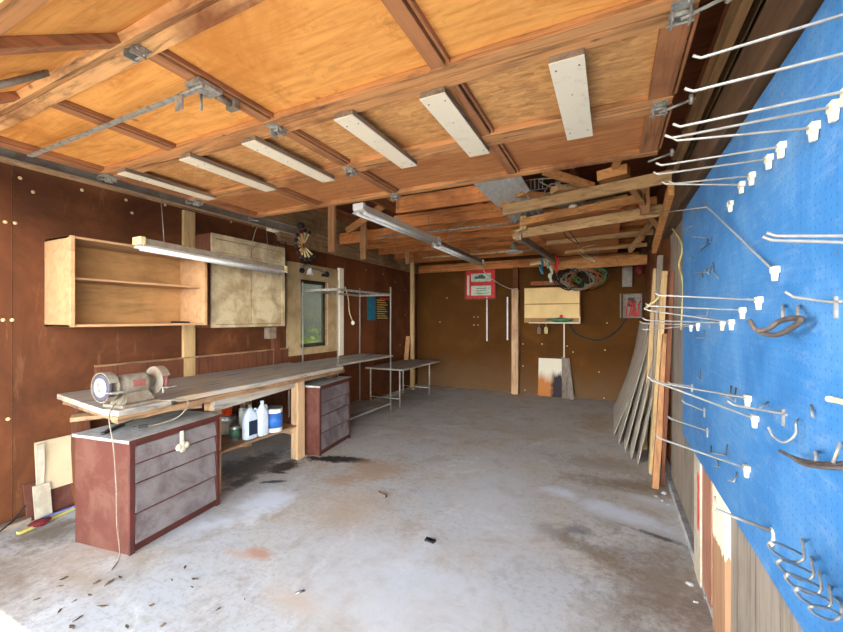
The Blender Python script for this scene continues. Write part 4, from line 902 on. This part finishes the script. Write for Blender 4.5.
# rubber hanger: loop of coated wire
t_=thing('rubber_hanger','brown rubber coated curved tool hanger hooked on the pegboard','hanger',PXp(775,325))
obj('loop',MB().tube(bez([PXp(749,320,.09),PXp(758,331,.075),PXp(775,335,.05),PXp(792,328,.04),PXp(801,320,.035),PXp(796,318,.035),PXp(780,321,.04),PXp(768,329,.06),PXp(757,331,.08)],8),.0065,9),M['rubber'],t_)
for u in (783,798): obj('prong',MB().tube([PXp(u,306,.001),PXp(u,306,.012),PXp(u,318,.03)],.004,7),M['wire'],t_)
t_=thing('curved_strap','long curved dark band resting on two small hooks low on the pegboard','band',PXp(815,460))
obj('band',MB().tube(bez([PXp(780,451,.05),PXp(795,458,.04),PXp(815,463,.03),PXp(835,464,.02),PXp(865,460,.015)],8),.0045,8).tube(bez([PXp(790,456,.06),PXp(803,464,.05),PXp(822,467,.05),PXp(860,469,.03)],8),.004,8),M['rubber'],t_)
for i,(a_,b_) in enumerate([((816,452),(816,461)),((840,444),(833,463))]): obj('prong',MB().tube([PXp(*a_,.001),PXp(*a_,.02),PXp(*b_,.03)],.0035,7),M['wire'],t_)
obj('stub_hook',MB().tube([PXp(829,399,.04),PXp(836,400,.02),PXp(850,404,.002)],.006,8),M['cap'],label='short stubby hook at the right picture edge on the pegboard',cat='hook')
# little L hooks near pegboard far edge
def lhook(pts,label,r=.003): 
    return obj('small_peg_hook',MB().tube([PXp(*p,d) for (p,d) in pts],r,6),M['wire'],label=label,cat='hook')
sm=[([((697,212),.002),((697,219),.01)],'tiny vertical hook at the pegboard upper far corner'),
([((692,237),.03),((697,237),.02),((712,238),.002),((711,243),.002)],'small level L hook high near the pegboard far edge'),
([((688,231),.03),((684,230),.02),((692,226),.002)],'short stub hook at the far edge above the small level L hook'),
([((700,250),.002),((704,246),.01),((708,243),.01),((707,239),.002)],'small zigzag hook under the small level L hook'),
([((688,258),.02),((694,258),.002)],'tiny stub hook at the far edge below the zigzag hook'),
([((695,272),.03),((708,272),.01),((713,263),.002),((714,273),.01),((718,278),.02)],'bunched wire clip cluster on the pegboard far part'),
([((703,277),.002),((702,272),.01),((706,270),.01),((709,274),.002)],'second bunched wire loop in the far clip cluster'),
([((696,315),.04),((707,316),.01),((708,306),.002)],'small L hook between the level middle hooks'),
([((696,338),.03),((704,338),.01),((704,330),.002)],'small square L hook below the level middle hooks'),
([((709,328),.03),((712,322),.01),((712,318),.002)],'small slanting hook among the level middle hooks'),
([((700,377),.002),((700,370),.01),((701,380),.02),((697,377),.03)],'tiny anchor shaped hook above the crossing pair'),
([((723,392),.04),((735,402),.02),((736,388),.002)],'first small bracket hook beside the crossing pair clip'),
([((720,395),.04),((730,398),.02),((731,386),.002)],'second small bracket hook beside the crossing pair clip'),
([((711,446),.002),((711,453),.02),((726,455),.02),((727,445),.002)],'square bracket hook just above the long low hook'),
([((717,458),.002),((719,467),.02),((715,466),.03)],'small J hook hanging just below the long low hook'),
([((737,472),.002),((734,482),.02),((728,480),.03)],'small angled hook right of the small J hook'),
([((710,500),.002)][:0] or [((760,408),.03),((768,402),.002)],'faint wire stub slanting up right of the crossing pair'),
([((811,405),.002),((813,417),.012)],'faint thin wire mark hanging right of the J hook')]
for pts,l_ in sm: lhook(pts,l_)
# loops cluster lower right
for i,(u,v) in enumerate([(803,550),(812,568),(820,582),(830,596),(841,614)]):
    pts=[PXp(u,v-8,.002),PXp(u-1,v-10,.02),PXp(u+1,v+8,.03),PXp(u-10,v+12,.05),PXp(u-26,v+4,.11),PXp(u-34,v-4,.15),PXp(u-30,v-8,.15),PXp(u-14,v-2,.09),PXp(u-2,v+4,.04)]
    if v==614: pts=[PXp(u-6,v-16,.002),PXp(u,v-10,.02),PXp(u-1,v+3,.03),PXp(u-12,v+6,.05),PXp(u-28,v-2,.10),PXp(u-30,v-8,.12),PXp(u-14,v-6,.08),PXp(u-2,v,.04)]
    obj('loop_hook',MB().tube(bez(pts,5),.003,7),M['wire'],label=f'bright wire loop hook in the low right cluster, {ORD[i]} from the top',cat='hook',group='wire loop hooks')
# ================================================================ FLOOR DEBRIS
rr=random.Random(21)
def leaf(u,v,L,name='dry_leaf',mat='leaf',label='dark dry leaf scattered on the concrete near the doorway',group='dry leaves on the floor'):
    L*=.75; p=onZ(u,v,.0); a=rr.uniform(0,6.28); d=Vector((math.cos(a),math.sin(a),0)); e=Vector((-d.y,d.x,0))
    w=L*rr.uniform(.12,.25); z=Vector((0,0,.004))
    b=MB().prism([p+z-d*L/2,p+z-d*L*.1+e*w,p+z*2+d*L*.2+e*w*.8,p+z*1.5+d*L/2,p+z-d*L*.1-e*w],Vector((0,0,.003))).rough(.004,30)
    obj(name,b,M[mat],label=label,cat='leaf',group=group)
for (u,v,L) in [(64,579,.05),(60,587,.04),(97,583,.05),(110,583,.09),(120,578,.05),(90,596,.05),(102,607,.08),(74,602,.04),(78,620,.06),(72,628,.07),(185,568,.05),(195,580,.07),(192,588,.04),(127,628,.06),(163,626,.04),(152,606,.04),(172,581,.03),(60,612,.04),(37,600,.04),(245,600,.03),(218,610,.05)]: leaf(u,v,L)
p=onZ(430,541,0); obj('dark_chip',MB().box(p.x-.035,p.x+.035,p.y-.018,p.y+.018,.0,.012).cutrough(2,.006,40),M['black'],label='small dark rectangular chip on the middle of the floor',cat='chip')
p=onZ(300,593,0); obj('small_bolt',MB().tube([(p.x-.012,p.y-.02,.006),(p.x+.012,p.y+.02,.006)],.006,8),M['tin'],label='small metal bolt lying on the near floor',cat='bolt')
p=onZ(383,495,0); obj('curled_twig',MB().tube(bez([p+Vector((-.06,.03,.006)),p+Vector((-.02,.0,.008)),p+Vector((.03,-.005,.006)),p+Vector((.05,-.04,.006))],5),.007,6),M['leaf'],label='curled dark twig on the floor right of the oil stain',cat='twig')
p=onZ(620,497,0)
# ================================================================ LIGHT
w=bpy.data.worlds.new('sky'); S.world=w; w.use_nodes=True; nt=w.node_tree; bg=nt.nodes['Background']
tc=nt.nodes.new('ShaderNodeTexCoord'); sp=nt.nodes.new('ShaderNodeSeparateXYZ'); nt.links.new(tc.outputs['Generated'],sp.inputs[0])
cr=nt.nodes.new('ShaderNodeValToRGB'); nt.links.new(sp.outputs['Z'],cr.inputs[0])
e=cr.color_ramp.elements; e[0].position=0; e[0].color=(1,1,.99,1); e[1].position=1; e[1].color=(.05,.07,.10,1)
x=e.new(.12); x.color=(.66,.67,.68,1)
x=e.new(.35); x.color=(.11,.13,.16,1)
nt.links.new(cr.outputs[0],bg.inputs['Color']); bg.inputs['Strength'].default_value=39.0
sun=bpy.data.lights.new('sun','SUN'); sun.energy=10; sun.angle=.01; sun.color=(1,.95,.86)
so_=bpy.data.objects.new('sun',sun); COL.objects.link(so_); so_.location=(-1,-4,8)
el=math.radians(72.5); dv=Vector((.15,math.cos(el),-math.sin(el))); so_.rotation_euler=dv.to_track_quat('-Z','Y').to_euler()
# ================================================================ CAMERA
cam=bpy.data.cameras.new('camera'); cam.sensor_width=36; cam.lens=F/843*36; cam.shift_y=2/843; cam.clip_start=.02; cam.clip_end=100
co_=bpy.data.objects.new('camera',cam); COL.objects.link(co_); co_.location=(0,0,H); co_.rotation_euler=(math.pi/2,0,TH)
S.camera=co_
for o in list(bpy.data.objects):
    if '_w' in o: del o['_w']
S.view_settings.view_transform='Standard'; S.view_settings.look='None'; S.view_settings.gamma=1; S.view_settings.use_curve_mapping=False
S.view_settings.exposure=0.0
S.cycles.max_bounces=10; S.cycles.diffuse_bounces=8; S.cycles.use_denoising=True
